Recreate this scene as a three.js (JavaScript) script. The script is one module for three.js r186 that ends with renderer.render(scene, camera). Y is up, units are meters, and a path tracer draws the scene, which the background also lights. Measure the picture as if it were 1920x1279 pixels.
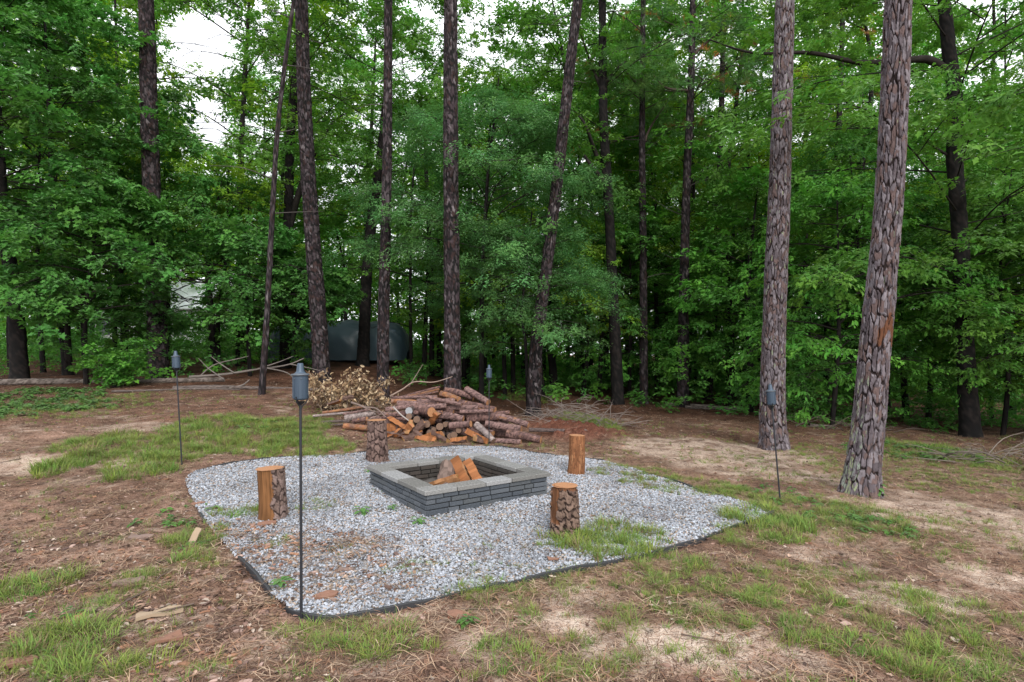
import * as THREE from 'three';
import { mergeGeometries } from 'three/addons/utils/BufferGeometryUtils.js';
import { RoundedBoxGeometry } from 'three/addons/geometries/RoundedBoxGeometry.js';
import { createNoise2D, createNoise3D } from 'simplex-noise';

// ------------------------------------------------------------------ camera, sky, light, exposure
const scene = new THREE.Scene();
const camera = new THREE.PerspectiveCamera(60.34, 1024 / 682, 0.05, 900);
camera.position.set(0, 1.55, 0);
camera.rotation.x = 0.01409;
const renderer = new THREE.WebGLRenderer({ antialias: true });
renderer.setSize(1024, 682);
renderer.toneMapping = THREE.LinearToneMapping;
renderer.toneMappingExposure = 2.55;
renderer.shadowMap.enabled = true;
function mulberry(a) { return () => { a |= 0; a = a + 0x6D2B79F5 | 0; let t = Math.imul(a ^ a >>> 15, 1 | a); t = t + Math.imul(t ^ t >>> 7, 61 | t) ^ t; return ((t ^ t >>> 14) >>> 0) / 4294967296; }; }
const rnd = mulberry(20240611);
const rr = (a, b) => a + (b - a) * rnd();
const N2 = createNoise2D(mulberry(5)), N3 = createNoise3D(mulberry(9));
{ // even overcast sky, a little brighter overhead, with soft cloud mottling
  const w = 512, h = 256, data = new Float32Array(w * h * 4);
  for (let j = 0; j < h; j++) for (let i = 0; i < w; i++) {
    const up = Math.max(0, Math.sin(((j + 0.5) / h - 0.5) * Math.PI)), a = i / w * 2 * Math.PI;
    const c = Math.cos(a), s = Math.sin(a), k = (j + 0.5) / h * 6;
    const m = 1 + 0.07 * N3(c * 1.6, s * 1.6, k) + 0.04 * N3(c * 4, s * 4, k * 2.3);
    const L = 0.8 * (0.78 + 0.42 * up) * m;
    data.set([L * 0.975, L * 0.995, L * 1.045, 1], (j * w + i) * 4);
  }
  const sky = new THREE.DataTexture(data, w, h, THREE.RGBAFormat, THREE.FloatType);
  sky.mapping = THREE.EquirectangularReflectionMapping; sky.magFilter = THREE.LinearFilter; sky.minFilter = THREE.LinearFilter; sky.needsUpdate = true;
  scene.background = sky; scene.environment = sky;
}
const sun = new THREE.DirectionalLight(new THREE.Color(1, 0.96, 0.9), 1.5);
sun.position.set(7, 18, 21); sun.target.position.set(0, 0, -8);
sun.castShadow = true; sun.shadow.radius = 45; sun.shadow.mapSize.set(2048, 2048);
Object.assign(sun.shadow.camera, { left: -40, right: 40, top: 40, bottom: -40, near: 1, far: 120 });
scene.add(sun, sun.target);

// ------------------------------------------------------------------ layout in metres
const PIT = {x:-0.61,z:-6.403,side:1.465,yaw:0.6022};
const GRAVEL = [[-3.7,-6.64],[-2.885,-5.448],[-2.192,-4.572],[-1.575,-3.788],[-1.3,-3.468],[-1.089,-3.396],[-0.812,-3.456],[0.13,-3.988],[1.269,-4.568],[2.614,-5.752],[1.24,-8.044],[0.321,-8.86],[-0.169,-9.344],[-0.845,-9.316],[-2.351,-8.104],[-3.104,-7.78],[-3.591,-7.336],[-3.774,-6.964]];
const TREES = [{kind:"pine",label:"thick grey-purple plated pine trunk nearest the viewer, scarred orange halfway up, beyond the gravel corner",pts:[[3.979,null,-6.75],[4.065,0.479,-6.75],[4.172,1.519,-6.75],[4.252,2.257,-6.75],[4.34,3.12,-6.75],[4.404,4.048,-6.75],[4.486,5.603,-6.75]],rad:[0.2086,0.1718,0.1595,0.1534,0.1473,0.1442,0.1381],H:19,near:1},{kind:"pine",label:"tall grey-purple plated pine trunk behind the torch at the gravel corner",pts:[[4.461,null,-10.0],[4.439,0.597,-10.0],[4.475,2.05,-10.0],[4.56,3.875,-10.0],[4.627,5.71,-10.0],[4.693,7.554,-10.0]],rad:[0.2455,0.2,0.1909,0.1773,0.1636,0.1545],H:20,near:2},{kind:"pine",label:"dark straight pine trunk flecked with pale lichen rising behind the woodpile",pts:[[-1.27,null,-12.6],[-1.283,1.722,-12.6],[-1.31,4.48,-12.6],[-1.325,6.791,-12.6],[-1.328,9.115,-12.6]],rad:[0.2062,0.1775,0.1661,0.1604,0.1432],H:19,near:3},{kind:"pine",label:"pine trunk leaning to the right at the top, beside the twig heap",pts:[[0.508,null,-14],[0.585,1.614,-14],[0.829,3.526,-14],[1.112,5.831,-14],[1.358,8.018,-14],[1.617,10.214,-14]],rad:[0.1782,0.1527,0.14,0.1336,0.1273,0.1145],H:19,near:3},{kind:"pine",label:"slender pale-flecked pine trunk just right of the dead leafy brush",pts:[[-2.966,null,-13.5],[-2.96,2.225,-13.5],[-2.906,4.689,-13.5],[-2.876,7.166,-13.5],[-2.871,9.655,-13.5]],rad:[0.1473,0.135,0.1166,0.1043,0.092],H:18,near:3},{kind:"pine",label:"dark pine trunk rising behind the dead leafy brush",pts:[[-4.851,null,-15],[-4.91,1.755,-15],[-5.128,4.626,-15],[-5.32,7.514,-15],[-5.431,10.556,-15]],rad:[0.225,0.2045,0.1909,0.1773,0.1568],H:19,near:3},{kind:"pine",label:"thick reddish pine trunk behind the far torch, leafy maple boughs crossing it",pts:[[-9.397,null,-15.6],[-9.47,2.899,-15.6],[-9.606,5.463,-15.6],[-9.734,8.757,-15.6],[-9.81,10.916,-15.6]],rad:[0.2624,0.234,0.2198,0.2056,0.1844],H:20,near:3},{kind:"pine",label:"thin crooked dark pine in front of the fallen branches",pts:[[-5.335,null,-12.5],[-5.23,2.175,-12.5],[-5.149,3.885,-12.5],[-5.026,6.175,-12.5],[-4.885,7.555,-12.5],[-4.72,8.824,-12.5]],rad:[0.0739,0.0625,0.0568,0.0511,0.0455,0.0398],H:13,near:4},{kind:"oak",label:"dark forking oak trunk with long arching limbs, right of the leaning pine",pts:[[3.071,null,-17],[2.94,3.02,-17],[2.807,5.814,-17],[2.672,8.153,-17],[2.634,11.756,-17]],rad:[0.1855,0.1545,0.1391,0.1314,0.1082],H:17,crown:[7.5,15,16,3.6,260],leaf:"oval",tint:"mid",limbs:[[[2.762,6.593,0.0927],[2.484,7.216,0.0773],[2.02,7.997,0.0618],[1.71,8.778,0.0386]],[[2.792,6.281,0.085],[2.173,6.904,0.0695],[1.941,7.528,0.0464]],[[2.675,9.247,0.0695],[3.112,9.717,0.0541],[3.58,10.344,0.0309]],[[2.659,9.013,0.0618],[2.334,9.874,0.0464],[1.946,10.501,0.0309]]]},{kind:"pine",label:"thin straight brown trunk next to the forking oak",pts:[[4.037,null,-18],[4.033,4.091,-18],[4.013,8.211,-18],[4.059,12.357,-18]],rad:[0.1391,0.1145,0.0982,0.0736],H:17,near:4,crown:[8,17,14,2.2,150],limbs:[[[4.061,7.88,0.0491],[4.36,8.541,0.0409],[4.939,9.369,0.0245]],[[4.018,9.617,0.0491],[3.623,9.899,0.0409],[3.13,10.197,0.0245]]]},{kind:"pine",label:"dark slim straight trunk, the darkest right of the forking oak",pts:[[4.939,null,-17],[5.0,3.64,-17],[5.09,6.593,-17],[5.226,9.404,-17],[5.283,11.756,-17]],rad:[0.1777,0.1391,0.1159,0.1005,0.085],H:17,near:4,crown:[8.5,17,14,2.4,150],limbs:[[[5.26,10.109,0.0541],[5.761,10.657,0.0386],[6.542,11.128,0.0232]],[[5.131,9.091,0.0464],[4.51,9.247,0.0309],[4.122,9.56,0.0232]]]},{kind:"pine",label:"slim reddish trunk half hidden by leaves left of the big plated pines",pts:[[6.646,null,-20],[6.918,3.461,-20],[7.059,6.201,-20],[7.166,9.318,-20],[7.297,13.557,-20]],rad:[0.1545,0.1273,0.1091,0.1,0.0818],H:18,near:4,crown:[8.5,17,13,2.4,150]},{kind:"pine",label:"pale grey slender trunk standing between the two big plated pines",pts:[[10.684,null,-20],[10.795,3.461,-20],[11.036,6.384,-20],[11.27,10.606,-20],[11.385,13.557,-20]],rad:[0.1,0.1,0.0909,0.0818,0.0727],H:18,near:4,crown:[10,17,12,2.2,130]},{kind:"oak",label:"black-barked oak with a long level limb at the far side of the plated pines",pts:[[9.672,null,-12.4],[9.581,1.606,-12.4],[9.504,3.867,-12.4],[9.398,5.569,-12.4],[9.403,7.05,-12.4],[9.309,7.85,-12.4],[9.207,8.995,-12.4]],rad:[0.2029,0.1635,0.1522,0.1465,0.1409,0.1296,0.1184],H:14,crown:[3.0,13,36,4.8,2300],leaf:"lobed",tint:"mid",limbs:[[[9.282,7.45,0.0958],[8.796,7.644,0.0733],[8.285,7.598,0.062],[7.376,7.541,0.0507],[6.129,7.633,0.0395],[4.994,7.713,0.0282],[3.86,7.85,0.0169]],[[9.457,5.797,0.0338],[9.975,6.48,0.0225],[10.66,6.936,0.0169]],[[9.421,5.569,0.0338],[8.837,6.024,0.0225],[8.384,6.138,0.0169]]]},{kind:"maple",label:"leafy maple trunk at the picture edge behind the fallen log",pts:[[-12.566,null,-15],[-12.689,2.3,-15],[-12.9,3.941,-15],[-13.081,5.313,-15],[-13.276,7.79,-15]],rad:[0.2114,0.1773,0.1568,0.1364,0.1227],H:11,crown:[3.6,10.5,34,3.7,1200],leaf:"star",tint:"deep"},{kind:"maple",label:"maple with two dark stems behind the bright green seedling",pts:[[-12.246,null,-16.2],[-12.405,2.066,-16.2],[-12.594,3.246,-16.2],[-12.706,5.317,-16.2]],rad:[0.1252,0.1105,0.0957,0.081],H:11,crown:[3.6,10.5,32,3.5,1200],leaf:"star",tint:"deep",limbs:[[[-12.248,1.182,0.1031],[-12.185,2.213,0.0957],[-12.137,3.246,0.0663],[-11.962,4.873,0.0442]]]},{kind:"maple",label:"slim dark maple stem between the two maple clumps",pts:[[-13.721,null,-17.2],[-13.827,2.097,-17.2],[-13.936,3.35,-17.2],[-13.929,5.55,-17.2]],rad:[0.0704,0.0704,0.0625,0.0469],H:9,crown:[3.2,8.5,20,2.6,560],leaf:"star",tint:"mid"},{kind:"oak",label:"dark oak with a V of rising limbs behind the thin crooked pine",pts:[[-7.353,null,-19],[-7.297,3.193,-19],[-7.26,5.968,-19],[-7.205,8.581,-19],[-7.027,11.203,-19]],rad:[0.19,0.1727,0.1555,0.1382,0.1036],H:15,crown:[4.8,14,30,4.4,1100],leaf:"lobed",tint:"mid",limbs:[[[-7.257,5.447,0.1209],[-6.849,6.925,0.1036],[-6.247,7.883,0.095],[-5.817,8.93,0.0691],[-5.56,9.628,0.0432]],[[-7.187,8.581,0.0777],[-6.951,9.803,0.0605],[-6.606,10.328,0.0345]]]},{kind:"oak",label:"dark leaning oak trunk between the covered trailer and the slender pine",pts:[[-5.087,null,-20],[-5.038,2.187,-20],[-4.92,4.738,-20],[-4.654,7.116,-20],[-4.458,8.583,-20],[-4.247,11.342,-20]],rad:[0.2273,0.2,0.1818,0.1636,0.1364,0.1],H:15,crown:[5,14,30,4.4,1100],leaf:"lobed",tint:"mid"},{kind:"holly",label:"blue-green fine-leaved tree spreading behind the lichen-flecked pine",pts:[[-0.828,null,-16],[-0.83,2.35,-16],[-0.787,4.101,-16],[-0.657,6.296,-16],[-0.512,7.617,-16]],rad:[0.0727,0.0655,0.0582,0.0436,0.0364],H:9,crown:[2.5,7.8,38,3.4,1900],leaf:"tiny",tint:"blue"},{kind:"holly",label:"small blue-green tree reaching over the foot of the leaning pine",pts:[[0.398,null,-14.6],[0.332,1.749,-14.6],[0.239,2.413,-14.6],[0.332,3.345,-14.6]],rad:[0.0465,0.0398,0.0332,0.0265],H:5,crown:[1.6,4.6,18,1.9,420],leaf:"tiny",tint:"blue"}];
const TORCH = [{x:-1.227,z:-3.44,top:[-1.241,1.469],label:"nearest blue-grey metal torch, standing inside the gravel border"},{x:-4.04,z:-7.2,top:[-4.13,1.53],label:"blue-grey metal torch in the grass beyond the far gravel edge"},{x:2.824,z:-6.2,top:[2.725,1.178],label:"blue-grey metal torch at the pointed gravel corner before the plated pine"},{x:-0.372,z:-9.55,top:[-0.373,1.298],label:"farthest small blue-grey torch, seen beyond the woodpile"}];
const STUMP = [{x:-2.197,z:-5.392,rb:0.1299,rt:0.1274,h:0.449,bare:1,label:"log stool with half its bark stripped to orange wood"},{x:-1.814,z:-7.908,rb:0.1438,rt:0.1258,h:0.538,bare:0,label:"dark bark-covered log stool in front of the woodpile"},{x:0.436,z:-4.912,rb:0.125,rt:0.1116,h:0.405,bare:2,label:"log stool with deeply cracked bark beside the long grass"},{x:0.788,z:-7.248,rb:0.1021,rt:0.0988,h:0.474,bare:3,label:"slim orange barkless log stool on the far side of the pit"}];
const LOGS = [{a:[-1.244,0.79,-10.9],b:[-0.706,0.669,-10.75],r:0.066,k:0,label:"upper reddish log lying across the crest of the woodpile"},{a:[-0.838,0.817,-10.8],b:[-0.423,0.605,-10.45],r:0.062,k:1,label:"topmost pale log slanting down at the right end of the crest"},{a:[-1.307,0.727,-10.85],b:[-0.957,0.642,-10.6],r:0.0597,k:2,label:"peeled orange log tucked under the reddish crest log"},{a:[-0.981,0.582,-10.65],b:[-0.494,0.512,-10.5],r:0.0701,k:0,label:"stout log directly below the two crest logs"},{a:[-1.69,0.614,-10.45],b:[-1.023,0.623,-10.5],r:0.0611,k:1,label:"long pinkish-grey log lying level under the crest"},{a:[-2.157,0.623,-10.5],b:[-1.704,0.601,-10.5],r:0.0473,k:2,label:"yellow-orange peeled log end to end with the long pinkish-grey log"},{a:[-2.21,0.654,-10.8],b:[-1.375,0.677,-10.8],r:0.0344,k:1,label:"thin straight grey pole lying just above the level logs"},{a:[-1.801,0.504,-10.5],b:[-1.364,0.487,-9.95],r:0.084,k:0,label:"fat round log whose cut end points at the fire pit"},{a:[-1.426,0.514,-10.4],b:[-1.03,0.442,-10.3],r:0.0494,k:0,label:"middling brown log right of the fat round one"},{a:[-1.045,0.481,-10.45],b:[-0.46,0.469,-10.35],r:0.0358,k:2,label:"thin red-brown curved pole in the middle of the pile"},{a:[-0.706,0.535,-10.55],b:[-0.297,0.472,-10.4],r:0.0583,k:0,label:"short log ending flush at the pile edge below the slanting one"},{a:[-1.364,0.407,-10.25],b:[-0.84,0.345,-10.15],r:0.0676,k:1,label:"long smooth purple-grey log across the centre of the pile"},{a:[-0.78,0.308,-10.35],b:[-0.248,0.368,-10.3],r:0.0767,k:0,label:"thick log with an orange left end, above the pale slanted one"},{a:[-0.248,0.379,-10.3],b:[0.281,0.247,-10.1],r:0.0595,k:1,label:"long log running down to the right side of the pile"},{a:[-1.063,0.237,-10.1],b:[-0.697,0.288,-9.95],r:0.0638,k:1,label:"short log with a pale sawn end facing right"},{a:[-0.611,0.271,-10.0],b:[-0.308,0.009,-9.72],r:0.0575,k:3,label:"pale grey log standing slanted at the front of the pile"},{a:[-0.453,0.256,-10.2],b:[0.157,0.185,-10.05],r:0.0671,k:1,label:"log resting under the long right-hand one"},{a:[-0.087,0.112,-10.0],b:[0.48,0.001,-9.8],r:0.0735,k:0,label:"log with torn orange bark on the right-hand ground"},{a:[-0.319,0.004,-9.8],b:[0.147,-0.055,-9.7],r:0.0465,k:1,label:"low grey log at the front right foot of the pile"},{a:[-0.34,0.081,-10.45],b:[-0.076,0.047,-10.3],r:0.0715,k:1,label:"shadowed log behind the front right logs"},{a:[-0.528,0.177,-10.35],b:[-0.332,0.089,-10.2],r:0.0599,k:1,label:"log half hidden behind the pale slanted one"},{a:[0.299,0.133,-10.35],b:[0.919,0.124,-10.3],r:0.0356,k:4,label:"dark bark slab pointing away to the right"},{a:[-3.552,0.357,-10.5],b:[-2.651,0.439,-10.4],r:0.0236,k:3,label:"long pale peeled pole at the far left end of the pile"},{a:[-3.417,0.401,-10.6],b:[-2.649,0.523,-10.5],r:0.028,k:2,label:"orange pole resting over the pale peeled one"},{a:[-2.905,0.347,-10.25],b:[-2.351,0.45,-10.2],r:0.0569,k:3,label:"thick grey log at the left shoulder of the pile"},{a:[-2.976,0.401,-10.4],b:[-2.508,0.481,-10.4],r:0.0276,k:1,label:"thin brown pole above the thick grey left log"},{a:[-2.734,0.305,-10.15],b:[-2.481,0.36,-10.05],r:0.0455,k:0,label:"stubby log below the thick grey left one"},{a:[-3.331,0.212,-10.25],b:[-2.81,0.304,-10.2],r:0.0244,k:4,label:"grey bark slab lowest on the left"},{a:[-3.215,0.197,-10.1],b:[-2.868,0.258,-10.1],r:0.0187,k:4,label:"second grey bark slab close to the grass"},{a:[-2.874,0.185,-10.05],b:[-2.455,0.207,-10.0],r:0.0585,k:2,label:"tan log lying in the grass behind the dark stool"},{a:[-2.516,0.224,-10.3],b:[-1.886,0.218,-10.0],r:0.105,k:0,label:"largest log of the pile, behind the dark stool"},{a:[-2.144,0.637,-10.9],b:[-1.336,0.853,-10.9],r:0.0231,k:0,label:"upper of the stacked red poles at the back"},{a:[-2.019,0.65,-10.85],b:[-1.345,0.813,-10.85],r:0.0216,k:2,label:"middle of the stacked red poles at the back"},{a:[-1.896,0.645,-10.8],b:[-1.353,0.774,-10.8],r:0.0215,k:0,label:"lower of the stacked red poles at the back"},{a:[-1.727,0.454,-10.75],b:[-1.771,0.491,-10.095],r:0.0705,k:6,label:"bluish weathered log end facing the viewer"},{a:[-1.671,0.311,-10.75],b:[-1.613,0.362,-9.943],r:0.0606,k:5,label:"dark log among those stacked end-on in the pile"},{a:[-1.724,0.309,-10.75],b:[-1.746,0.414,-9.951],r:0.056,k:5,label:"dark log among those stacked end-on in the pile"},{a:[-1.581,0.233,-10.75],b:[-1.441,0.284,-9.94],r:0.0606,k:5,label:"dark log among those stacked end-on in the pile"},{a:[-1.386,0.094,-10.75],b:[-1.395,0.14,-9.933],r:0.0559,k:5,label:"dark log among those stacked end-on in the pile"},{a:[-1.289,0.124,-10.75],b:[-1.227,0.239,-9.977],r:0.0654,k:5,label:"dark log among those stacked end-on in the pile"},{a:[-1.586,0.148,-10.75],b:[-1.329,0.185,-9.987],r:0.0514,k:5,label:"dark log among those stacked end-on in the pile"},{a:[-1.073,0.228,-10.75],b:[-1.149,0.261,-10.073],r:0.0516,k:5,label:"dark log among those stacked end-on in the pile"},{a:[-1.243,-0.154,-10.75],b:[-1.055,-0.031,-10.02],r:0.0562,k:5,label:"dark log among those stacked end-on in the pile"},{a:[-1.766,0.172,-10.75],b:[-1.534,0.226,-9.982],r:0.0514,k:5,label:"dark log among those stacked end-on in the pile"},{a:[-1.279,0.047,-10.75],b:[-1.199,0.091,-10.004],r:0.0608,k:5,label:"dark log among those stacked end-on in the pile"},{a:[-1.194,-0.019,-10.75],b:[-0.987,0.09,-10.009],r:0.0608,k:5,label:"dark log among those stacked end-on in the pile"},{a:[-1.706,0.022,-10.75],b:[-1.592,0.094,-9.98],r:0.0514,k:5,label:"dark log among those stacked end-on in the pile"},{a:[-0.924,0.087,-10.75],b:[-0.909,0.167,-10.025],r:0.0515,k:5,label:"dark log among those stacked end-on in the pile"},{a:[-0.773,0.128,-10.532],b:[-0.299,0.186,-10.543],r:0.0643,k:1,label:"bark-covered log buried low in the heart of the pile"},{a:[-1.148,-0.021,-10.522],b:[-0.632,-0.054,-10.459],r:0.064,k:1,label:"bark-covered log buried low in the heart of the pile"},{a:[-0.395,-0.03,-10.873],b:[0.07,0.047,-10.839],r:0.0662,k:1,label:"bark-covered log buried low in the heart of the pile"},{a:[-1.319,-0.046,-10.896],b:[-0.798,-0.112,-10.845],r:0.0663,k:1,label:"bark-covered log buried low in the heart of the pile"},{a:[-0.883,-0.02,-10.636],b:[-0.373,-0.076,-10.562],r:0.0646,k:1,label:"bark-covered log buried low in the heart of the pile"},{a:[-1.124,0.112,-10.826],b:[-0.766,0.03,-10.829],r:0.066,k:1,label:"bark-covered log buried low in the heart of the pile"},{a:[-1.317,-0.064,-10.616],b:[-0.755,-0.128,-10.649],r:0.0648,k:1,label:"bark-covered log buried low in the heart of the pile"},{a:[-2.384,0.091,-10.899],b:[-1.933,0.053,-10.878],r:0.0664,k:1,label:"bark-covered log buried low in the heart of the pile"},{a:[-1.123,0.098,-10.446],b:[-0.684,0.017,-10.542],r:0.064,k:1,label:"bark-covered log buried low in the heart of the pile"},{a:[-1.188,0.102,-10.8],b:[-0.646,0.181,-10.712],r:0.0656,k:1,label:"bark-covered log buried low in the heart of the pile"},{a:[-1.237,0.146,-10.82],b:[-0.662,0.078,-10.754],r:0.0658,k:1,label:"bark-covered log buried low in the heart of the pile"},{a:[-0.378,-0.044,-10.822],b:[0.179,-0.029,-10.73],r:0.0657,k:1,label:"bark-covered log buried low in the heart of the pile"},{a:[-2.614,0.074,-10.275],b:[-2.106,0.058,-10.264],r:0.0626,k:1,label:"bark-covered log buried low in the heart of the pile"},{a:[-1.994,-0.066,-10.796],b:[-1.642,-0.135,-10.754],r:0.0657,k:1,label:"bark-covered log buried low in the heart of the pile"},{a:[-1.731,-0.059,-10.516],b:[-1.133,-0.026,-10.452],r:0.0639,k:1,label:"bark-covered log buried low in the heart of the pile"},{a:[-1.681,-0.041,-10.993],b:[-1.318,-0.139,-11.06],r:0.0672,k:1,label:"bark-covered log buried low in the heart of the pile"},{a:[-2.574,-0.069,-10.84],b:[-2.027,-0.08,-10.813],r:0.066,k:1,label:"bark-covered log buried low in the heart of the pile"},{a:[-0.647,0.055,-10.492],b:[-0.055,0.04,-10.553],r:0.0642,k:1,label:"bark-covered log buried low in the heart of the pile"},{a:[-2.562,0.109,-10.668],b:[-1.998,0.131,-10.759],r:0.0653,k:1,label:"bark-covered log buried low in the heart of the pile"},{a:[-2.276,0.171,-10.499],b:[-1.866,0.201,-10.474],r:0.064,k:1,label:"bark-covered log buried low in the heart of the pile"},{a:[-2.721,-0.035,-10.959],b:[-2.262,-0.046,-11.046],r:0.0671,k:1,label:"bark-covered log buried low in the heart of the pile"},{a:[-0.909,0.004,-10.502],b:[-0.325,-0.034,-10.549],r:0.0642,k:1,label:"bark-covered log buried low in the heart of the pile"},{a:[-1.877,-0.08,-10.895],b:[-1.493,-0.065,-10.967],r:0.0667,k:1,label:"bark-covered log buried low in the heart of the pile"},{a:[-1.78,0.105,-10.453],b:[-1.416,0.134,-10.465],r:0.0638,k:1,label:"bark-covered log buried low in the heart of the pile"},{a:[-2.259,-0.075,-10.961],b:[-1.805,0.053,-10.971],r:0.0669,k:1,label:"bark-covered log buried low in the heart of the pile"},{a:[-1.241,-0.187,-10.944],b:[-0.749,-0.226,-10.991],r:0.0669,k:1,label:"bark-covered log buried low in the heart of the pile"},{a:[-0.862,0.22,-10.793],b:[-0.33,0.198,-10.793],r:0.0658,k:1,label:"bark-covered log buried low in the heart of the pile"},{a:[-0.919,0.328,-10.712],b:[-0.544,0.337,-10.712],r:0.0653,k:1,label:"bark-covered log buried low in the heart of the pile"},{a:[-2.006,0.378,-10.617],b:[-1.433,0.365,-10.617],r:0.0647,k:1,label:"bark-covered log buried low in the heart of the pile"},{a:[-1.279,0.398,-10.633],b:[-0.897,0.472,-10.633],r:0.0648,k:1,label:"bark-covered log buried low in the heart of the pile"},{a:[-1.626,0.172,-10.834],b:[-1.277,0.216,-10.834],r:0.0661,k:1,label:"bark-covered log buried low in the heart of the pile"},{a:[-2.039,0.347,-10.838],b:[-1.684,0.35,-10.838],r:0.0661,k:1,label:"bark-covered log buried low in the heart of the pile"},{a:[-1.91,0.345,-10.677],b:[-1.565,0.356,-10.677],r:0.0651,k:1,label:"bark-covered log buried low in the heart of the pile"},{a:[-1.04,0.442,-10.776],b:[-0.508,0.418,-10.776],r:0.0657,k:1,label:"bark-covered log buried low in the heart of the pile"},{a:[-1.273,0.403,-10.746],b:[-0.767,0.363,-10.746],r:0.0655,k:1,label:"bark-covered log buried low in the heart of the pile"},{a:[-0.943,0.213,-10.771],b:[-0.547,0.231,-10.771],r:0.0657,k:1,label:"bark-covered log buried low in the heart of the pile"},{a:[-1.627,0.286,-10.976],b:[-1.043,0.217,-10.976],r:0.0669,k:1,label:"bark-covered log buried low in the heart of the pile"},{a:[-1.29,0.353,-10.892],b:[-0.807,0.352,-10.892],r:0.0664,k:1,label:"bark-covered log buried low in the heart of the pile"},{a:[-2.425,0.442,-10.281],b:[-1.995,0.381,-10.242],r:0.0434,k:1,label:"slim reddish log lying sideways on the slope of the woodpile"},{a:[-2.263,0.363,-10.232],b:[-1.761,0.326,-10.247],r:0.04,k:0,label:"slim reddish log lying sideways on the slope of the woodpile"},{a:[-2.228,0.487,-10.362],b:[-1.692,0.557,-10.372],r:0.0478,k:1,label:"slim reddish log lying sideways on the slope of the woodpile"},{a:[-2.085,0.403,-10.225],b:[-1.58,0.46,-10.265],r:0.0467,k:0,label:"slim reddish log lying sideways on the slope of the woodpile"},{a:[-2.034,0.592,-10.404],b:[-1.39,0.568,-10.439],r:0.0537,k:1,label:"slim reddish log lying sideways on the slope of the woodpile"},{a:[-1.819,0.453,-10.199],b:[-1.206,0.451,-10.174],r:0.0425,k:0,label:"slim reddish log lying sideways on the slope of the woodpile"},{a:[-1.611,0.551,-10.173],b:[-1.142,0.567,-10.216],r:0.0491,k:1,label:"slim reddish log lying sideways on the slope of the woodpile"},{a:[-1.52,0.561,-10.361],b:[-1.066,0.631,-10.305],r:0.049,k:0,label:"slim reddish log lying sideways on the slope of the woodpile"},{a:[-1.446,0.697,-10.294],b:[-0.886,0.584,-10.262],r:0.0385,k:1,label:"slim reddish log lying sideways on the slope of the woodpile"},{a:[-1.316,0.5,-10.406],b:[-0.78,0.462,-10.421],r:0.047,k:0,label:"slim reddish log lying sideways on the slope of the woodpile"},{a:[-1.167,0.521,-10.367],b:[-0.593,0.525,-10.365],r:0.0517,k:1,label:"slim reddish log lying sideways on the slope of the woodpile"},{a:[-1.077,0.459,-10.435],b:[-0.504,0.408,-10.448],r:0.0451,k:0,label:"slim reddish log lying sideways on the slope of the woodpile"},{a:[-0.903,0.46,-10.248],b:[-0.33,0.487,-10.177],r:0.0392,k:1,label:"slim reddish log lying sideways on the slope of the woodpile"},{a:[-0.79,0.396,-10.324],b:[-0.227,0.365,-10.342],r:0.0542,k:0,label:"slim reddish log lying sideways on the slope of the woodpile"},{a:[-0.659,0.332,-10.391],b:[-0.061,0.231,-10.326],r:0.0441,k:1,label:"slim reddish log lying sideways on the slope of the woodpile"},{a:[-0.577,0.373,-10.439],b:[-0.044,0.429,-10.406],r:0.0405,k:0,label:"slim reddish log lying sideways on the slope of the woodpile"}];
const SPLITS = [{p:[-2.04,0.113,-9.85],l:0.42,rz:0.3},{p:[-1.98,-0.04,-9.75],l:0.4,rz:-0.3},{p:[-1.907,0.302,-9.9],l:0.5,rz:-0.6},{p:[-1.771,0.198,-9.8],l:0.45,rz:1.2},{p:[-1.684,0.063,-9.75],l:0.45,rz:0.5},{p:[-1.654,-0.036,-9.65],l:0.4,rz:0.1},{p:[-1.437,-0.049,-9.65],l:0.45,rz:-0.2},{p:[-1.293,0.017,-9.72],l:0.4,rz:0.4},{p:[-1.172,-0.003,-9.68],l:0.4,rz:-0.5},{p:[-1.926,0.172,-9.8],l:0.5,rz:0.8},{p:[-1.496,0.045,-9.7],l:0.4,rz:-0.9},{p:[-1.597,0.204,-9.85],l:0.4,rz:1.35},{p:[-2.114,0.217,-9.95],l:0.4,rz:0.2},{p:[-1.803,-0.019,-9.7],l:0.38,rz:0.7},{p:[-0.586,0.094,-9.72],l:0.5,rz:-0.62},{p:[-0.507,0.01,-9.68],l:0.4,rz:-0.5},{p:[-1.338,0.363,-10.05],l:0.3,rz:1.3},{p:[-0.878,-0.003,-9.68],l:0.3,rz:0.2},{p:[-3.238,0.569,-10.7],l:0.25,rz:0.5},{p:[-3.068,0.645,-10.9],l:0.25,rz:0.2},{p:[-1.382,0.069,-9.8],l:0.4,rz:0.1}];
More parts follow.
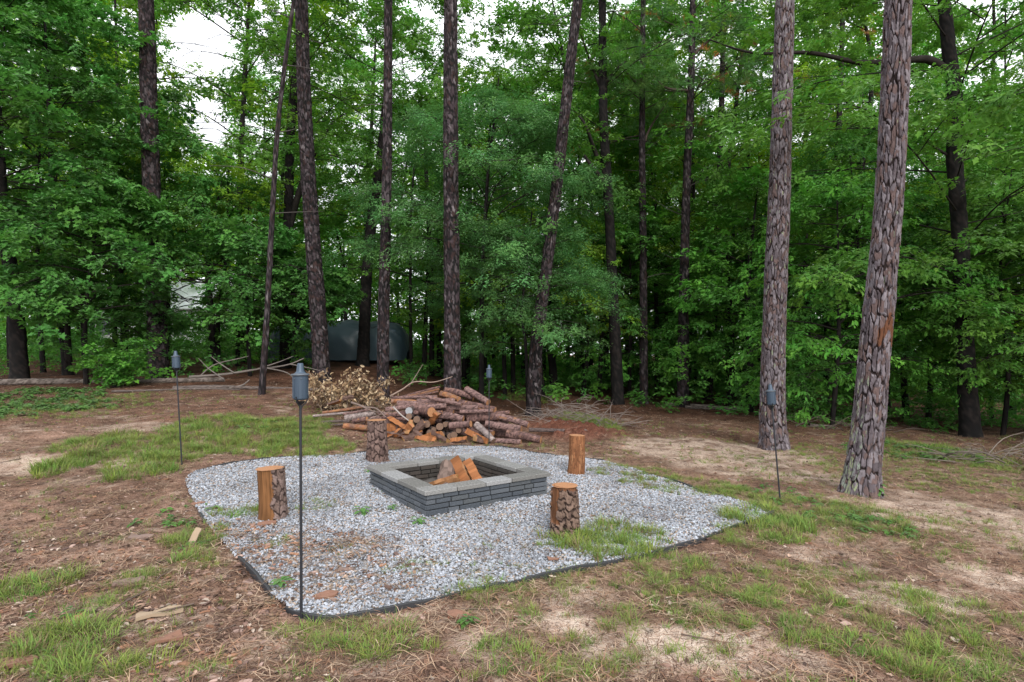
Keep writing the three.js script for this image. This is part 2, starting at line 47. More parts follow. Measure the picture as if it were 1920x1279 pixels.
const PILEBR = [{p:[[-2.218,0.696,-10.7],[-1.987,0.825,-10.675],[-1.786,0.954,-10.65],[-1.415,0.955,-10.625],[-1.075,1.055,-10.6]],r0:0.0243,r1:0.0096,label:"long forked grey branch laid along the top of the woodpile"},{p:[[-1.879,0.866,-10.7],[-1.754,1.088,-10.8],[-1.655,1.271,-10.9]],r0:0.0146,r1:0.0059,label:"bare stick pointing up out of the woodpile"},{p:[[-2.817,0.619,-10.3],[-2.546,0.547,-10.2],[-2.334,0.53,-10.1],[-2.152,0.395,-10.0]],r0:0.0281,r1:0.0136,label:"twisted root-like branch on the left shoulder of the pile"},{p:[[-2.708,0.601,-10.2],[-2.372,0.471,-10.15],[-2.213,0.463,-10.1]],r0:0.0185,r1:0.0092,label:"smaller twisted branch crossing the root-like one"},{p:[[-2.01,0.572,-9.95],[-1.859,0.451,-9.85],[-1.685,0.347,-9.75]],r0:0.0226,r1:0.0133,label:"pale grey split branch in front of the fat round log"},{p:[[-2.457,0.348,-9.95],[-2.29,0.419,-10.025],[-2.093,0.49,-10.1]],r0:0.0136,r1:0.0069,label:"thin dark stick above the dark stool"},{p:[[1.286,0.129,-10.4],[1.469,0.042,-10.15],[1.603,-0.012,-9.9]],r0:0.0236,r1:0.0158,label:"straight bare pole lying beyond the slim orange stool"}];
const FALL = [{p:[[-12.898,0.789,-14.2],[-10.936,0.743,-14.333],[-9.198,0.722,-14.467],[-7.161,0.741,-14.6]],r0:0.0839,r1:0.0597,label:"long fallen trunk lying along the wood edge"},{p:[[-7.612,0.651,-13.2],[-6.763,0.608,-13.3],[-5.841,0.662,-13.4],[-4.536,0.631,-13.5],[-4.422,0.747,-13.6]],r0:0.054,r1:0.0247,label:"fallen pole lying just in front of the dead limb"},{p:[[-8.786,0.613,-12.9],[-8.026,0.488,-13.0],[-6.899,0.527,-13.1],[-6.113,0.543,-13.2]],r0:0.0293,r1:0.015,label:"thin stick on the bare soil before the fallen trunk"},{p:[[-7.639,0.893,-13.9],[-6.868,0.952,-14.0],[-6.149,1.063,-14.1],[-5.419,1.176,-14.2],[-5.068,1.329,-14.3]],r0:0.0442,r1:0.013,label:"bleached dead limb propped up with forking twigs",twigs:[{p:[[-6.106,1.067,-14.0],[-5.638,1.23,-14.1],[-5.291,1.382,-14.2]],r0:0.0191,r1:0.0065},{p:[[-6.614,0.978,-14.0],[-7.022,1.231,-14.05],[-7.24,1.383,-14.1]],r0:0.0191,r1:0.0064},{p:[[-5.851,1.105,-14.0],[-5.304,0.982,-13.9],[-5.114,0.836,-13.8]],r0:0.0191,r1:0.0063},{p:[[-7.44,0.914,-14.0],[-7.175,1.166,-14.1],[-6.582,1.331,-14.2],[-6.42,1.381,-14.3]],r0:0.0191,r1:0.0065},{p:[[-6.769,0.836,-13.8],[-7.199,1.108,-13.9],[-7.481,1.334,-14.0]],r0:0.0188,r1:0.0064},{p:[[-5.355,1.189,-14.2],[-5.032,1.124,-14.2],[-4.644,1.034,-14.2]],r0:0.0161,r1:0.0065},{p:[[-6.401,0.584,-13.3],[-6.146,0.735,-13.4],[-6.033,0.851,-13.5]],r0:0.0242,r1:0.0123}]},{p:[[4.529,0.113,-17.2],[5.677,-0.015,-16.9],[6.81,-0.198,-16.6]],r0:0.0625,r1:0.0453,label:"straight fallen pole at the foot of the right-hand woods"},{p:[[4.897,-0.032,-16.6],[5.841,-0.112,-16.5],[6.55,-0.191,-16.4]],r0:0.0453,r1:0.0298,label:"thinner pole lying alongside the straight fallen one"},{p:[[6.773,-0.091,-13.4],[7.027,-0.002,-13.467],[7.309,0.113,-13.533],[7.506,0.18,-13.6]],r0:0.0426,r1:0.0124,label:"short crooked branch on the ground between the plated pines"}];
const GRASS = [[-4.769,-7.968,0.797,0.756,1,0.16],[-4.134,-8.936,1.056,1.056,1,0.17],[-3.114,-8.584,0.546,0.846,1,0.15],[-4.913,-9.5,0.518,0.844,0.9,0.15],[-4.38,-7.004,0.382,0.466,0.9,0.2],[-3.568,-9.832,0.447,0.872,0.7,0.14],[-5.807,-8.208,0.373,0.608,0.6,0.14],[-2.595,-8.416,0.306,0.466,0.7,0.12],[0.775,-4.76,0.476,0.424,1.2,0.16],[0.98,-4.512,0.246,0.262,0.9,0.14],[2.308,-5.312,0.338,0.48,1.2,0.17],[1.903,-4.892,0.267,0.288,0.7,0.1],[-0.219,-4.036,0.33,0.17,0.35,0.06],[-0.205,-3.772,0.206,0.15,0.6,0.1],[0.139,-3.856,0.21,0.154,0.5,0.08],[-0.063,-3.468,0.189,0.174,0.5,0.1],[0.836,-3.856,0.631,0.348,0.45,0.08],[1.396,-3.96,0.504,0.374,0.45,0.09],[2.045,-3.836,0.523,0.446,0.45,0.09],[1.16,-3.472,0.473,0.246,0.5,0.09],[1.607,-3.296,0.449,0.228,0.5,0.1],[2.068,-3.096,0.45,0.258,0.55,0.1],[2.719,-3.384,0.308,0.418,0.5,0.1],[2.181,-2.948,0.295,0.156,0.8,0.13],[0.825,-3.152,0.43,0.23,0.3,0.08],[0.243,-2.988,0.407,0.208,0.4,0.11],[-0.727,-3.096,0.338,0.194,0.6,0.12],[-0.945,-3.272,0.208,0.124,0.6,0.1],[0.052,-2.868,0.183,0.12,0.6,0.13],[-3.137,-3.856,0.21,0.304,0.9,0.15],[-2.465,-3.212,0.263,0.24,0.7,0.14],[-2.454,-3.772,0.24,0.248,0.5,0.09],[-2.032,-2.888,0.263,0.146,0.7,0.13],[-2.387,-2.94,0.16,0.15,0.5,0.12],[-2.413,-4.236,0.231,0.262,0.6,0.1],[-2.578,-4.828,0.219,0.298,0.7,0.1],[-1.979,-3.272,0.178,0.156,0.3,0.07],[-1.309,-3.152,0.12,0.144,0.5,0.1],[-1.432,-2.94,0.16,0.12,0.3,0.08],[1.975,-6.812,0.681,0.448,0.7,0.09],[1.54,-7.388,0.537,0.392,0.6,0.08],[2.506,-6.288,0.514,0.432,0.6,0.1],[2.961,-5.84,0.478,0.456,0.5,0.1],[3.305,-5.704,0.467,0.436,0.6,0.1],[3.299,-5.064,0.552,0.388,0.3,0.08],[3.565,-8.028,0.73,0.99,0.2,0.07],[7.178,-10.02,0.82,1.512,0.6,0.14],[5.224,-8.732,0.953,1.656,0.35,0.09],[4.298,-5.336,0.437,0.698,0.2,0.07],[6.168,-7.824,0.64,1.114,0.25,0.08],[1.728,-11.9,0.433,1.736,0.6,0.14],[1.383,-12.7,0.462,1.56,0.4,0.12],[0.73,-20.088,1.096,2.89,0.4,0.15],[-5.39,-7.164,0.221,0.498,1.3,0.2],[-8.197,-11.148,1.216,1.334,0.5,0.1],[-2.492,-5.504,0.12,0.162,1,0.14],[-1.935,-5.776,0.21,0.22,0.5,0.06],[-0.673,-4.132,0.225,0.158,0.5,0.06],[-1.879,-4.72,0.215,0.182,0.4,0.05],[-1.324,-4.572,0.333,0.144,0.35,0.05],[-0.331,-4.572,0.249,0.244,0.12,0.06],[0.161,-4.452,0.243,0.184,0.2,0.07],[-2.787,-5.496,0.12,0.192,0.9,0.1],[-1.182,-6.212,0.339,0.218,0.12,0.05],[-0.291,-5.352,0.438,0.166,0.1,0.05]];
const SAND = [[3.249,-9.428,1.457,1.202,0.9],[2.749,-10.104,0.643,0.62,0.7],[3.327,-7.98,0.798,0.62,0.8],[3.847,-7.58,0.62,0.49,0.6],[2.761,-8.232,0.599,0.578,0.6],[4.422,-5.956,0.92,0.604,0.8],[4.459,-5.356,0.438,0.452,0.6],[4.507,-6.724,0.428,0.326,0.5],[2.903,-5.012,0.41,0.242,0.3],[2.504,-3.796,0.38,0.26,1],[2.675,-3.656,0.233,0.12,0.9],[3.415,-4.244,0.309,0.284,0.7],[0.4,-3.692,0.235,0.206,0.5],[0.304,-3.368,0.184,0.146,0.8],[0.886,-3.068,0.474,0.218,0.8],[1.222,-2.944,0.321,0.178,0.6],[0.58,-3.212,0.234,0.178,0.4],[0.875,-4.396,0.36,0.158,0.4],[2.397,-4.568,0.332,0.2,0.5],[-0.084,-3.096,0.225,0.224,0.3],[-5.845,-7.164,0.716,0.41,0.8],[-4.762,-7.196,0.393,0.222,0.6],[-4.812,-6.556,0.358,0.188,0.3],[-5.782,-9.236,0.756,0.31,0.5],[-1.988,-3.336,0.273,0.168,0.35],[-2.483,-3.616,0.197,0.136,0.3],[-1.138,-3.152,0.315,0.174,0.4],[-0.729,-2.888,0.289,0.12,0.35],[1.01,-7.956,0.434,0.444,0.5]];
const RED = [[1.136,-10.892,0.644,0.986,1],[0.642,-11.784,0.429,0.814,0.8],[1.763,-10.796,0.393,0.702,0.6]];
const COVER = [[-9.804,-12.132,1.213,1.024,1],[-8.754,-10.484,0.858,0.726,0.9],[-8.112,-11.032,0.702,0.698,0.7],[3.136,-5.772,0.367,0.404,0.8],[3.356,-5.452,0.397,0.398,0.8],[2.867,-6.46,0.352,0.456,0.5],[-3.038,-5.412,0.295,0.466,0.45],[-2.49,-4.828,0.219,0.352,0.4],[6.656,-9.92,1.082,1.064,0.4],[-4.145,-9.324,0.509,0.492,0.3],[-0.123,-3.4,0.185,0.148,0.3],[-2.737,-3.368,0.184,0.172,0.3]];
const CLUMP = [{p:[-5.325,-7.12],label:"rounded grass clump on the bare soil left of the far gravel edge",h:0.2},{p:[0.565,-4.8],label:"long drooping grass growing at the foot of the cracked stool",h:0.17},{p:[0.888,-4.672],label:"bright grass clump spilling over the front gravel edge",h:0.16},{p:[2.36,-5.32],label:"lush grass clump around the base of the corner torch",h:0.17},{p:[-4.219,-7.02],label:"bright grass clump under the torch in the grass",h:0.2},{p:[-3.101,-3.812],label:"grass clump nearest the picture edge in the leaf litter",h:0.16},{p:[2.189,-2.924],label:"bright green grass tuft in the near corner of the lawn",h:0.11},{p:[-2.262,-3.152],label:"ragged grass clump in the near leaf litter",h:0.15},{p:[7.389,-10.06],label:"pale tall grass clump at the foot of the black-barked oak",h:0.3},{p:[-2.458,-5.452],label:"thin tuft at the side of the half-stripped stool",h:0.13}];
const WEED = [{p:[-1.404,-5.52],h:0.07,label:"lone green weed in the gravel in front of the pit"},{p:[-1.499,-3.812],h:0.06,label:"small broad-leaved weed near the base of the nearest torch"},{p:[-1.736,-7.228],h:0.06,label:"weed sprouting against the pit corner"},{p:[-0.822,-5.192],h:0.06,label:"weed in the gravel below the near pit corner"},{p:[-1.151,-5.648],h:0.05,label:"tiny weed at the foot of the pit wall"},{p:[4.102,-6.66],h:0.12,label:"leafy seedling at the foot of the nearest plated pine"}];
const SEEDLING = [-9.206,1.118,-13.6];
const BARK = [{p:[-2.541,-4.72],s:0.13,k:1,label:"pale upright wood chip left of the gravel"},{p:[-3.032,-4.8],s:0.17,k:0,label:"curled brown bark plate left of the gravel"},{p:[-2.509,-3.872],s:0.16,k:0,label:"grey bark plate below the curled one"},{p:[-2.048,-3.436],s:0.2,k:1,label:"long pale splinter of wood on the soil"},{p:[-2.478,-2.916],s:0.2,k:2,label:"rust-brown bark plate in the near corner"},{p:[-3.082,-5.788],s:0.1,k:2,label:"orange bark piece at the gravel edge"},{p:[-2.345,-4.548],s:0.1,k:1,label:"pale curled bark scrap by the grass"},{p:[-0.309,-3.416],s:0.14,k:2,label:"brown bark strip on the soil below the gravel"},{p:[0.298,-4.276],s:0.08,k:2,label:"orange bark piece lying in the gravel by the grass"},{p:[-1.849,-3.152],s:0.16,k:2,label:"orange-brown bark strip in the near litter"},{p:[-1.168,-3.692],s:0.14,k:2,label:"red-brown bark chip in the gravel by the nearest torch"},{p:[-1.152,-4.084],s:0.1,k:0,label:"brown bark plate on the gravel"},{p:[-2.16,-5.188],s:0.16,k:2,label:"torn orange bark by the half-stripped stool"}];
const BRUSH = {c:[-3.318,0.707,-11.6],c2:[-2.329,0.567,-11.4]};
const TWIG = {c:[1.329,0.277,-12.2]};
const DEBRIS = [7.502,-9.144];
const TRAILER = {right:[-3.879,1.45,-22],top:[-5.403,2.45,-22]};
const HOUSE = {ridge:[-21.526,6.467,-40],eave:[-21.152,5.154,-40]};
const BACK = [[-20.66,-22.9,"first tall leafy tree deep in the woods before the edge maple"],[5.82,-27.32,"second tall leafy tree deep in the woods right of the forking oak"],[22.16,-34.67,"second tall leafy tree deep in the woods right of the nearest plated pine"],[-1.93,-38.16,"first tall leafy tree deep in the woods right of the pine behind the woodpile"],[-30.95,-41.83,"first tall leafy tree deep in the woods right of the two-stemmed maple"],[8.2,-21.83,"third tall leafy tree deep in the woods right of the dark slim straight trunk"],[24.41,-30.45,"first tall leafy tree deep in the woods past the black-barked oak"],[3.87,-34.55,"second tall leafy tree deep in the woods right of the leaning pine"],[23.19,-43.1,"third tall leafy tree deep in the woods right of the plated pine behind the torch"],[-22.47,-26.71,"third tall leafy tree deep in the woods before the edge maple"],[8.42,-30.69,"fourth tall leafy tree deep in the woods right of the forking oak"],[-14.29,-34.42,"first tall leafy tree deep in the woods right of the thin crooked pine"],[26.82,-38.29,"fourth tall leafy tree deep in the woods right of the nearest plated pine"],[0.48,-44.14,"third tall leafy tree deep in the woods right of the pine behind the woodpile"],[-14.66,-21.6,"third tall leafy tree deep in the woods right of the two-stemmed maple"],[11.15,-25.53,"fifth tall leafy tree deep in the woods right of the dark slim straight trunk"],[-7.42,-29.36,"second tall leafy tree deep in the woods right of the pine behind the brush"],[30.85,-35.76,"third tall leafy tree deep in the woods past the black-barked oak"],[6.57,-37.91,"fourth tall leafy tree deep in the woods right of the leaning pine"],[12.57,-20.97,"first tall leafy tree deep in the woods right of the nearest plated pine"],[-23.51,-30.14,"second tall leafy tree deep in the woods right of the edge maple"],[11.94,-35.55,"second tall leafy tree deep in the woods right of the dark slim straight trunk"],[-13.6,-38.43,"third tall leafy tree deep in the woods right of the thin crooked pine"],[33.64,-44.16,"sixth tall leafy tree deep in the woods right of the nearest plated pine"],[1.51,-20.87,"first tall leafy tree deep in the woods right of the leaning pine"],[-15.95,-25.84,"fifth tall leafy tree deep in the woods right of the two-stemmed maple"],[15.0,-30.11,"second tall leafy tree deep in the woods right of the plated pine behind the torch"],[-6.74,-35.23,"first tall leafy tree deep in the woods right of the slender flecked pine"],[-35.1,-39.85,"second tall leafy tree deep in the woods before the edge maple"],[9.99,-42.57,"third tall leafy tree deep in the woods right of the forking oak"],[-9.93,-21.84,"fifth tall leafy tree deep in the woods right of the thick reddish pine"],[16.94,-25.65,"third tall leafy tree deep in the woods right of the nearest plated pine"],[-0.9,-31.12,"second tall leafy tree deep in the woods right of the pine behind the woodpile"],[-25.09,-34.93,"second tall leafy tree deep in the woods right of the two-stemmed maple"],[15.0,-37.76,"fourth tall leafy tree deep in the woods right of the dark slim straight trunk"],[-12.65,-43.25,"first tall leafy tree deep in the woods right of the pine behind the brush"],[18.69,-22.71,"second tall leafy tree deep in the woods past the black-barked oak"],[3.35,-25.08,"third tall leafy tree deep in the woods right of the leaning pine"],[19.75,-35.3,"fourth tall leafy tree deep in the woods right of the plated pine behind the torch"],[-5.19,-39.97,"second tall leafy tree deep in the woods right of the slender flecked pine"],[-35.4,-43.2,"first tall leafy tree deep in the woods right of the edge maple"],[6.18,-20.89,"first tall leafy tree deep in the woods right of the dark slim straight trunk"],[-10.26,-26.07,"second tall leafy tree deep in the woods right of the thin crooked pine"],[21.41,-29.65,"fifth tall leafy tree deep in the woods right of the nearest plated pine"],[1.13,-34.9,"fourth tall leafy tree deep in the woods right of the pine behind the woodpile"],[-25.04,-38.12,"fourth tall leafy tree deep in the woods right of the two-stemmed maple"],[19.33,-42.16,"first tall leafy tree deep in the woods right of the plated pine behind the torch"],[22.32,-25.24,"fourth tall leafy tree deep in the woods past the black-barked oak"],[6.03,-30.95,"first tall leafy tree deep in the woods right of the forking oak"],[-24.6,-50.0,"third tall leafy tree deep in the woods right of the thick reddish pine"],[-28.0,-51.0,"second tall leafy tree deep in the woods right of the thick reddish pine"],[-31.0,-52.0,"first tall leafy tree deep in the woods right of the thick reddish pine"],[-26.5,-56.0,"fourth tall leafy tree deep in the woods right of the thick reddish pine"]];
const SAP = [{label:"fourth slim dark woodland trunk right of the leaning pine",b:2.397,z:-20,top:[2.548,3.279,-20],r:0.0727},{label:"sixth slim dark woodland trunk right of the leaning pine",b:3.108,z:-21,top:[3.275,6.625,-21],r:0.0764},{label:"fourth slim dark woodland trunk right of the pine behind the woodpile",b:-0.236,z:-20,top:[-0.327,1.823,-20],r:0.0727},{label:"fifth slim dark woodland trunk right of the pine behind the woodpile",b:0.038,z:-21,top:[-0.019,2.409,-21],r:0.0859},{label:"second slim dark woodland trunk right of the leaning pine",b:1.001,z:-19,top:[0.933,2.5,-19],r:0.095},{label:"sixth slim dark woodland trunk right of the dark slim straight trunk",b:6.666,z:-16.5,top:[6.643,1.4,-16.5],r:0.105},{label:"fifth slim dark woodland trunk right of the plated pine behind the torch",b:12.591,z:-22,top:[12.471,8.076,-22],r:0.12},{label:"second slim dark woodland trunk past the black-barked oak",b:10.68,z:-12.8,top:[10.782,2.19,-12.8],r:0.0465},{label:"second slim dark woodland trunk right of the slender flecked pine",b:-3.298,z:-22,top:[-3.184,3.452,-22],r:0.09},{label:"first slim dark woodland trunk right of the forking oak",b:3.995,z:-20,top:[4.075,2.551,-20],r:0.0636},{label:"third slim dark woodland trunk right of the forking oak",b:5.186,z:-21,top:[5.131,6.049,-21],r:0.0764},{label:"fifth slim dark woodland trunk right of the forking oak",b:6.056,z:-23,top:[6.035,5.217,-23],r:0.0732},{label:"first slim dark woodland trunk right of the pine behind the woodpile",b:-1.799,z:-22,top:[-1.721,2.651,-22],r:0.08},{label:"fourth slim dark woodland trunk right of the dark slim straight trunk",b:7.073,z:-19,top:[7.111,3.885,-19],r:0.0864},{label:"second slim dark woodland trunk right of the plated pine behind the torch",b:9.236,z:-18.5,top:[9.26,5.513,-18.5],r:0.1009},{label:"third slim dark woodland trunk right of the nearest plated pine",b:10.744,z:-16,top:[10.723,3.517,-16],r:0.08},{label:"fourth slim dark woodland trunk right of the nearest plated pine",b:10.969,z:-15.5,top:[10.955,2.325,-15.5],r:0.0634},{label:"second slim dark woodland trunk right of the nearest plated pine",b:11.518,z:-18,top:[11.549,4.913,-18],r:0.0818},{label:"first slim dark woodland trunk right of the two-stemmed maple",b:-13.084,z:-18,top:[-13.207,3.434,-18],r:0.0655},{label:"second slim dark woodland trunk right of the two-stemmed maple",b:-12.186,z:-18.5,top:[-12.342,3.149,-18.5],r:0.0925},{label:"first slim dark woodland trunk right of the thick reddish pine",b:-11.185,z:-19,top:[-11.136,3.193,-19],r:0.0691},{label:"second slim dark woodland trunk right of the thick reddish pine",b:-8.934,z:-17.5,top:[-9.011,2.585,-17.5],r:0.0955},{label:"third slim dark woodland trunk right of the thick reddish pine",b:-9.244,z:-18.5,top:[-9.123,2.812,-18.5],r:0.0757},{label:"fourth slim dark woodland trunk right of the thick reddish pine",b:-9.357,z:-20,top:[-9.283,3.279,-20],r:0.0727},{label:"only slim dark woodland trunk just right of the pine behind the brush",b:-6.759,z:-24,top:[-6.929,4.938,-24],r:0.0873},{label:"fourth slim dark woodland trunk right of the slender flecked pine",b:-2.821,z:-23,top:[-2.849,4.797,-23],r:0.1045},{label:"second slim dark woodland trunk right of the dark slim straight trunk",b:7.518,z:-24,top:[7.337,8.229,-24],r:0.0764},{label:"eighth slim dark woodland trunk right of the dark slim straight trunk",b:10.678,z:-24,top:[10.804,9.329,-24],r:0.0982},{label:"first slim dark woodland trunk right of the nearest plated pine",b:14.382,z:-24,top:[14.333,9.329,-24],r:0.0873},{label:"third slim dark woodland trunk past the black-barked oak",b:14.499,z:-17,top:[14.43,5.192,-17],r:0.0773},{label:"first slim dark woodland trunk past the black-barked oak",b:13.064,z:-16,top:[12.967,3.517,-16],r:0.0509},{label:"only slim dark woodland trunk just before the edge maple",b:-16.227,z:-19,top:[-16.151,3.193,-19],r:0.0777},{label:"first slim dark woodland trunk right of the slender flecked pine",b:-3.5,z:-20.5,top:[-3.517,7.105,-20.5],r:0.0569},{label:"third slim dark woodland trunk right of the slender flecked pine",b:-3.058,z:-22.3,top:[-3.28,9.474,-22.3],r:0.0945},{label:"second slim dark woodland trunk right of the pine behind the woodpile",b:-1.806,z:-23.4,top:[-1.647,10.961,-23.4],r:0.1099},{label:"third slim dark woodland trunk right of the pine behind the woodpile",b:-1.054,z:-21.5,top:[-0.903,8.341,-21.5],r:0.1008},{label:"sixth slim dark woodland trunk right of the pine behind the woodpile",b:0.514,z:-28.3,top:[0.491,8.985,-28.3],r:0.1019},{label:"first slim dark woodland trunk right of the leaning pine",b:1.268,z:-24.5,top:[1.5,10.413,-24.5],r:0.1144},{label:"third slim dark woodland trunk right of the leaning pine",b:2.861,z:-30.0,top:[3.013,10.916,-30.0],r:0.0933},{label:"fifth slim dark woodland trunk right of the leaning pine",b:2.836,z:-23.3,top:[2.661,9.722,-23.3],r:0.0879},{label:"seventh slim dark woodland trunk right of the leaning pine",b:4.18,z:-26.0,top:[4.009,8.191,-26.0],r:0.1138},{label:"second slim dark woodland trunk right of the forking oak",b:5.988,z:-29.3,top:[6.231,10.107,-29.3],r:0.1234},{label:"fourth slim dark woodland trunk right of the forking oak",b:6.091,z:-24.3,top:[5.963,7.69,-24.3],r:0.0994},{label:"first slim dark woodland trunk right of the dark slim straight trunk",b:8.826,z:-29.9,top:[8.728,8.995,-29.9],r:0.1399},{label:"third slim dark woodland trunk right of the dark slim straight trunk",b:10.036,z:-28.7,top:[9.847,9.458,-28.7],r:0.1079},{label:"fifth slim dark woodland trunk right of the dark slim straight trunk",b:9.118,z:-23.4,top:[9.389,10.639,-23.4],r:0.0852},{label:"seventh slim dark woodland trunk right of the dark slim straight trunk",b:9.543,z:-22.5,top:[9.522,6.905,-22.5],r:0.0781},{label:"first slim dark woodland trunk right of the plated pine behind the torch",b:13.649,z:-28.9,top:[13.609,9.699,-28.9],r:0.0949},{label:"third slim dark woodland trunk right of the plated pine behind the torch",b:14.592,z:-29.0,top:[14.553,9.302,-29.0],r:0.1095},{label:"fourth slim dark woodland trunk right of the plated pine behind the torch",b:16.317,z:-29.5,top:[16.392,12.845,-29.5],r:0.0925}];

// ------------------------------------------------------------------ helpers
const V = (x, y, z) => new THREE.Vector3(x, y, z);
const C = (r, g, b) => new THREE.Color().setRGB(r, g, b);
const sp = (t) => t > 0 ? t * t / (t + 1) : 0;
const sm = (t) => { t = Math.min(1, Math.max(0, t)); return t * t * (3 - 2 * t); };
function baseGround(x, z) {
  const d = -z;
  return 1.6 * (1 - Math.exp(-0.11 * sp(d - 5) / 1.6)) * sm((-x - 0.5) / 5) - 0.7 * (1 - Math.exp(-0.05 * sp(x - 1) / 0.7));
}
const inside = (poly, x, z) => { let c = false; for (let i = 0, j = poly.length - 1; i < poly.length; j = i++) { const [xi, zi] = poly[i], [xj, zj] = poly[j]; if ((zi > z) !== (zj > z) && x < (xj - xi) * (z - zi) / (zj - zi) + xi) c = !c; } return c; };
function distPoly(poly, x, z) { let m = 1e9; for (let i = 0, j = poly.length - 1; i < poly.length; j = i++) { const [ax, az] = poly[j], [bx, bz] = poly[i]; const dx = bx - ax, dz = bz - az; let t = ((x - ax) * dx + (z - az) * dz) / (dx * dx + dz * dz); t = Math.max(0, Math.min(1, t)); m = Math.min(m, Math.hypot(ax + dx * t - x, az + dz * t - z)); } return m; }
// gravel outline smoothed to a closed curve
const GP = (() => { // straight sides, corners eased
  let p = []; GRAVEL.forEach(([x, z], i) => { const [u, w] = GRAVEL[(i + 1) % GRAVEL.length], n = Math.max(1, Math.round(Math.hypot(u - x, w - z) / 0.08)); for (let k = 0; k < n; k++) p.push([x + (u - x) * k / n, z + (w - z) * k / n]); });
  for (let q = 0; q < 5; q++) p = p.map(([x, z], i) => { const a = p[(i + p.length - 1) % p.length], b = p[(i + 1) % p.length]; return [(a[0] + 2 * x + b[0]) / 4, (a[1] + 2 * z + b[1]) / 4]; });
  return p; })();
function groundY(x, z) {
  const far = Math.min(1, Math.hypot(x, z + 6) / 9);
  let y = baseGround(x, z) + (0.012 + 0.03 * far) * N2(x * 0.45, z * 0.45) + 0.008 * N2(x * 1.7 + 9, z * 1.7);
  return y;
}
const blobAt = (list, x, z) => { let s = 0; for (const [cx, cz, rx, rz, k] of list) { const e = ((x - cx) / rx) ** 2 + ((z - cz) / rz) ** 2; if (e < 2.4) s = Math.max(s, k * sm(1.6 - e)); } return s; };

const used = {};
function numbered(n) { used[n] = (used[n] ?? -1) + 1; return used[n] ? n + '_' + String(used[n]).padStart(3, '0') : n; }
function shade(o) { o.traverse((m) => { if (m.isMesh) { m.castShadow = m.receiveShadow = true; } }); return o; }
function tag(o, label, category, group, kind) { if (label) o.userData.label = label; if (category) o.userData.category = category; if (group) o.userData.group = group; if (kind) o.userData.kind = kind; return o; }
function thing(name, label, category, pos, group) { const g = new THREE.Group(); g.name = numbered(name); if (pos) g.position.set(...pos); tag(g, label, category, group); scene.add(g); return g; }
const mass = {};
function stuff(name) { if (!mass[name]) { const g = new THREE.Group(); g.name = name; g.userData.kind = 'stuff'; scene.add(g); mass[name] = g; } return mass[name]; }
function part(name, geo, mat, parent, kind) { const m = new THREE.Mesh(geo, mat); m.name = name; if (kind) m.userData.kind = kind; m.castShadow = m.receiveShadow = true; parent.add(m); return m; }
function top(name, geo, mat, label, category, group, kind) { const m = new THREE.Mesh(geo, mat); m.name = numbered(name); m.castShadow = m.receiveShadow = true; tag(m, label, category, group, kind); scene.add(m); return m; }
const hash2 = (i, j, s) => { let h = Math.imul(i, 374761393) + Math.imul(j, 668265263) + Math.imul(s, 974634541) | 0; h = Math.imul(h ^ h >>> 13, 1274126177); h ^= h >>> 16; return (h >>> 0) / 4294967296; };

// cells of bark plates round a trunk: u wraps after nc cells
function plates(u, v, nc, seed) {
  const iu = Math.floor(u), iv = Math.floor(v); let f1 = 9, f2 = 9, ci = 0, cj = 0;
  for (let a = -1; a <= 1; a++) for (let b = -1; b <= 1; b++) {
    const i = iu + a, j = iv + b, w = ((i % nc) + nc) % nc;
    const du = i + 0.15 + 0.7 * hash2(w, j, seed) - u, dv = j + 0.1 + 0.8 * hash2(w, j, seed + 7) - v, d = Math.sqrt(du * du + dv * dv);
    if (d < f1) { f2 = f1; f1 = d; ci = w; cj = j; } else if (d < f2) f2 = d;
  }
  return [f2 - f1, hash2(ci, cj, seed + 31), hash2(ci, cj, seed + 57)];
}
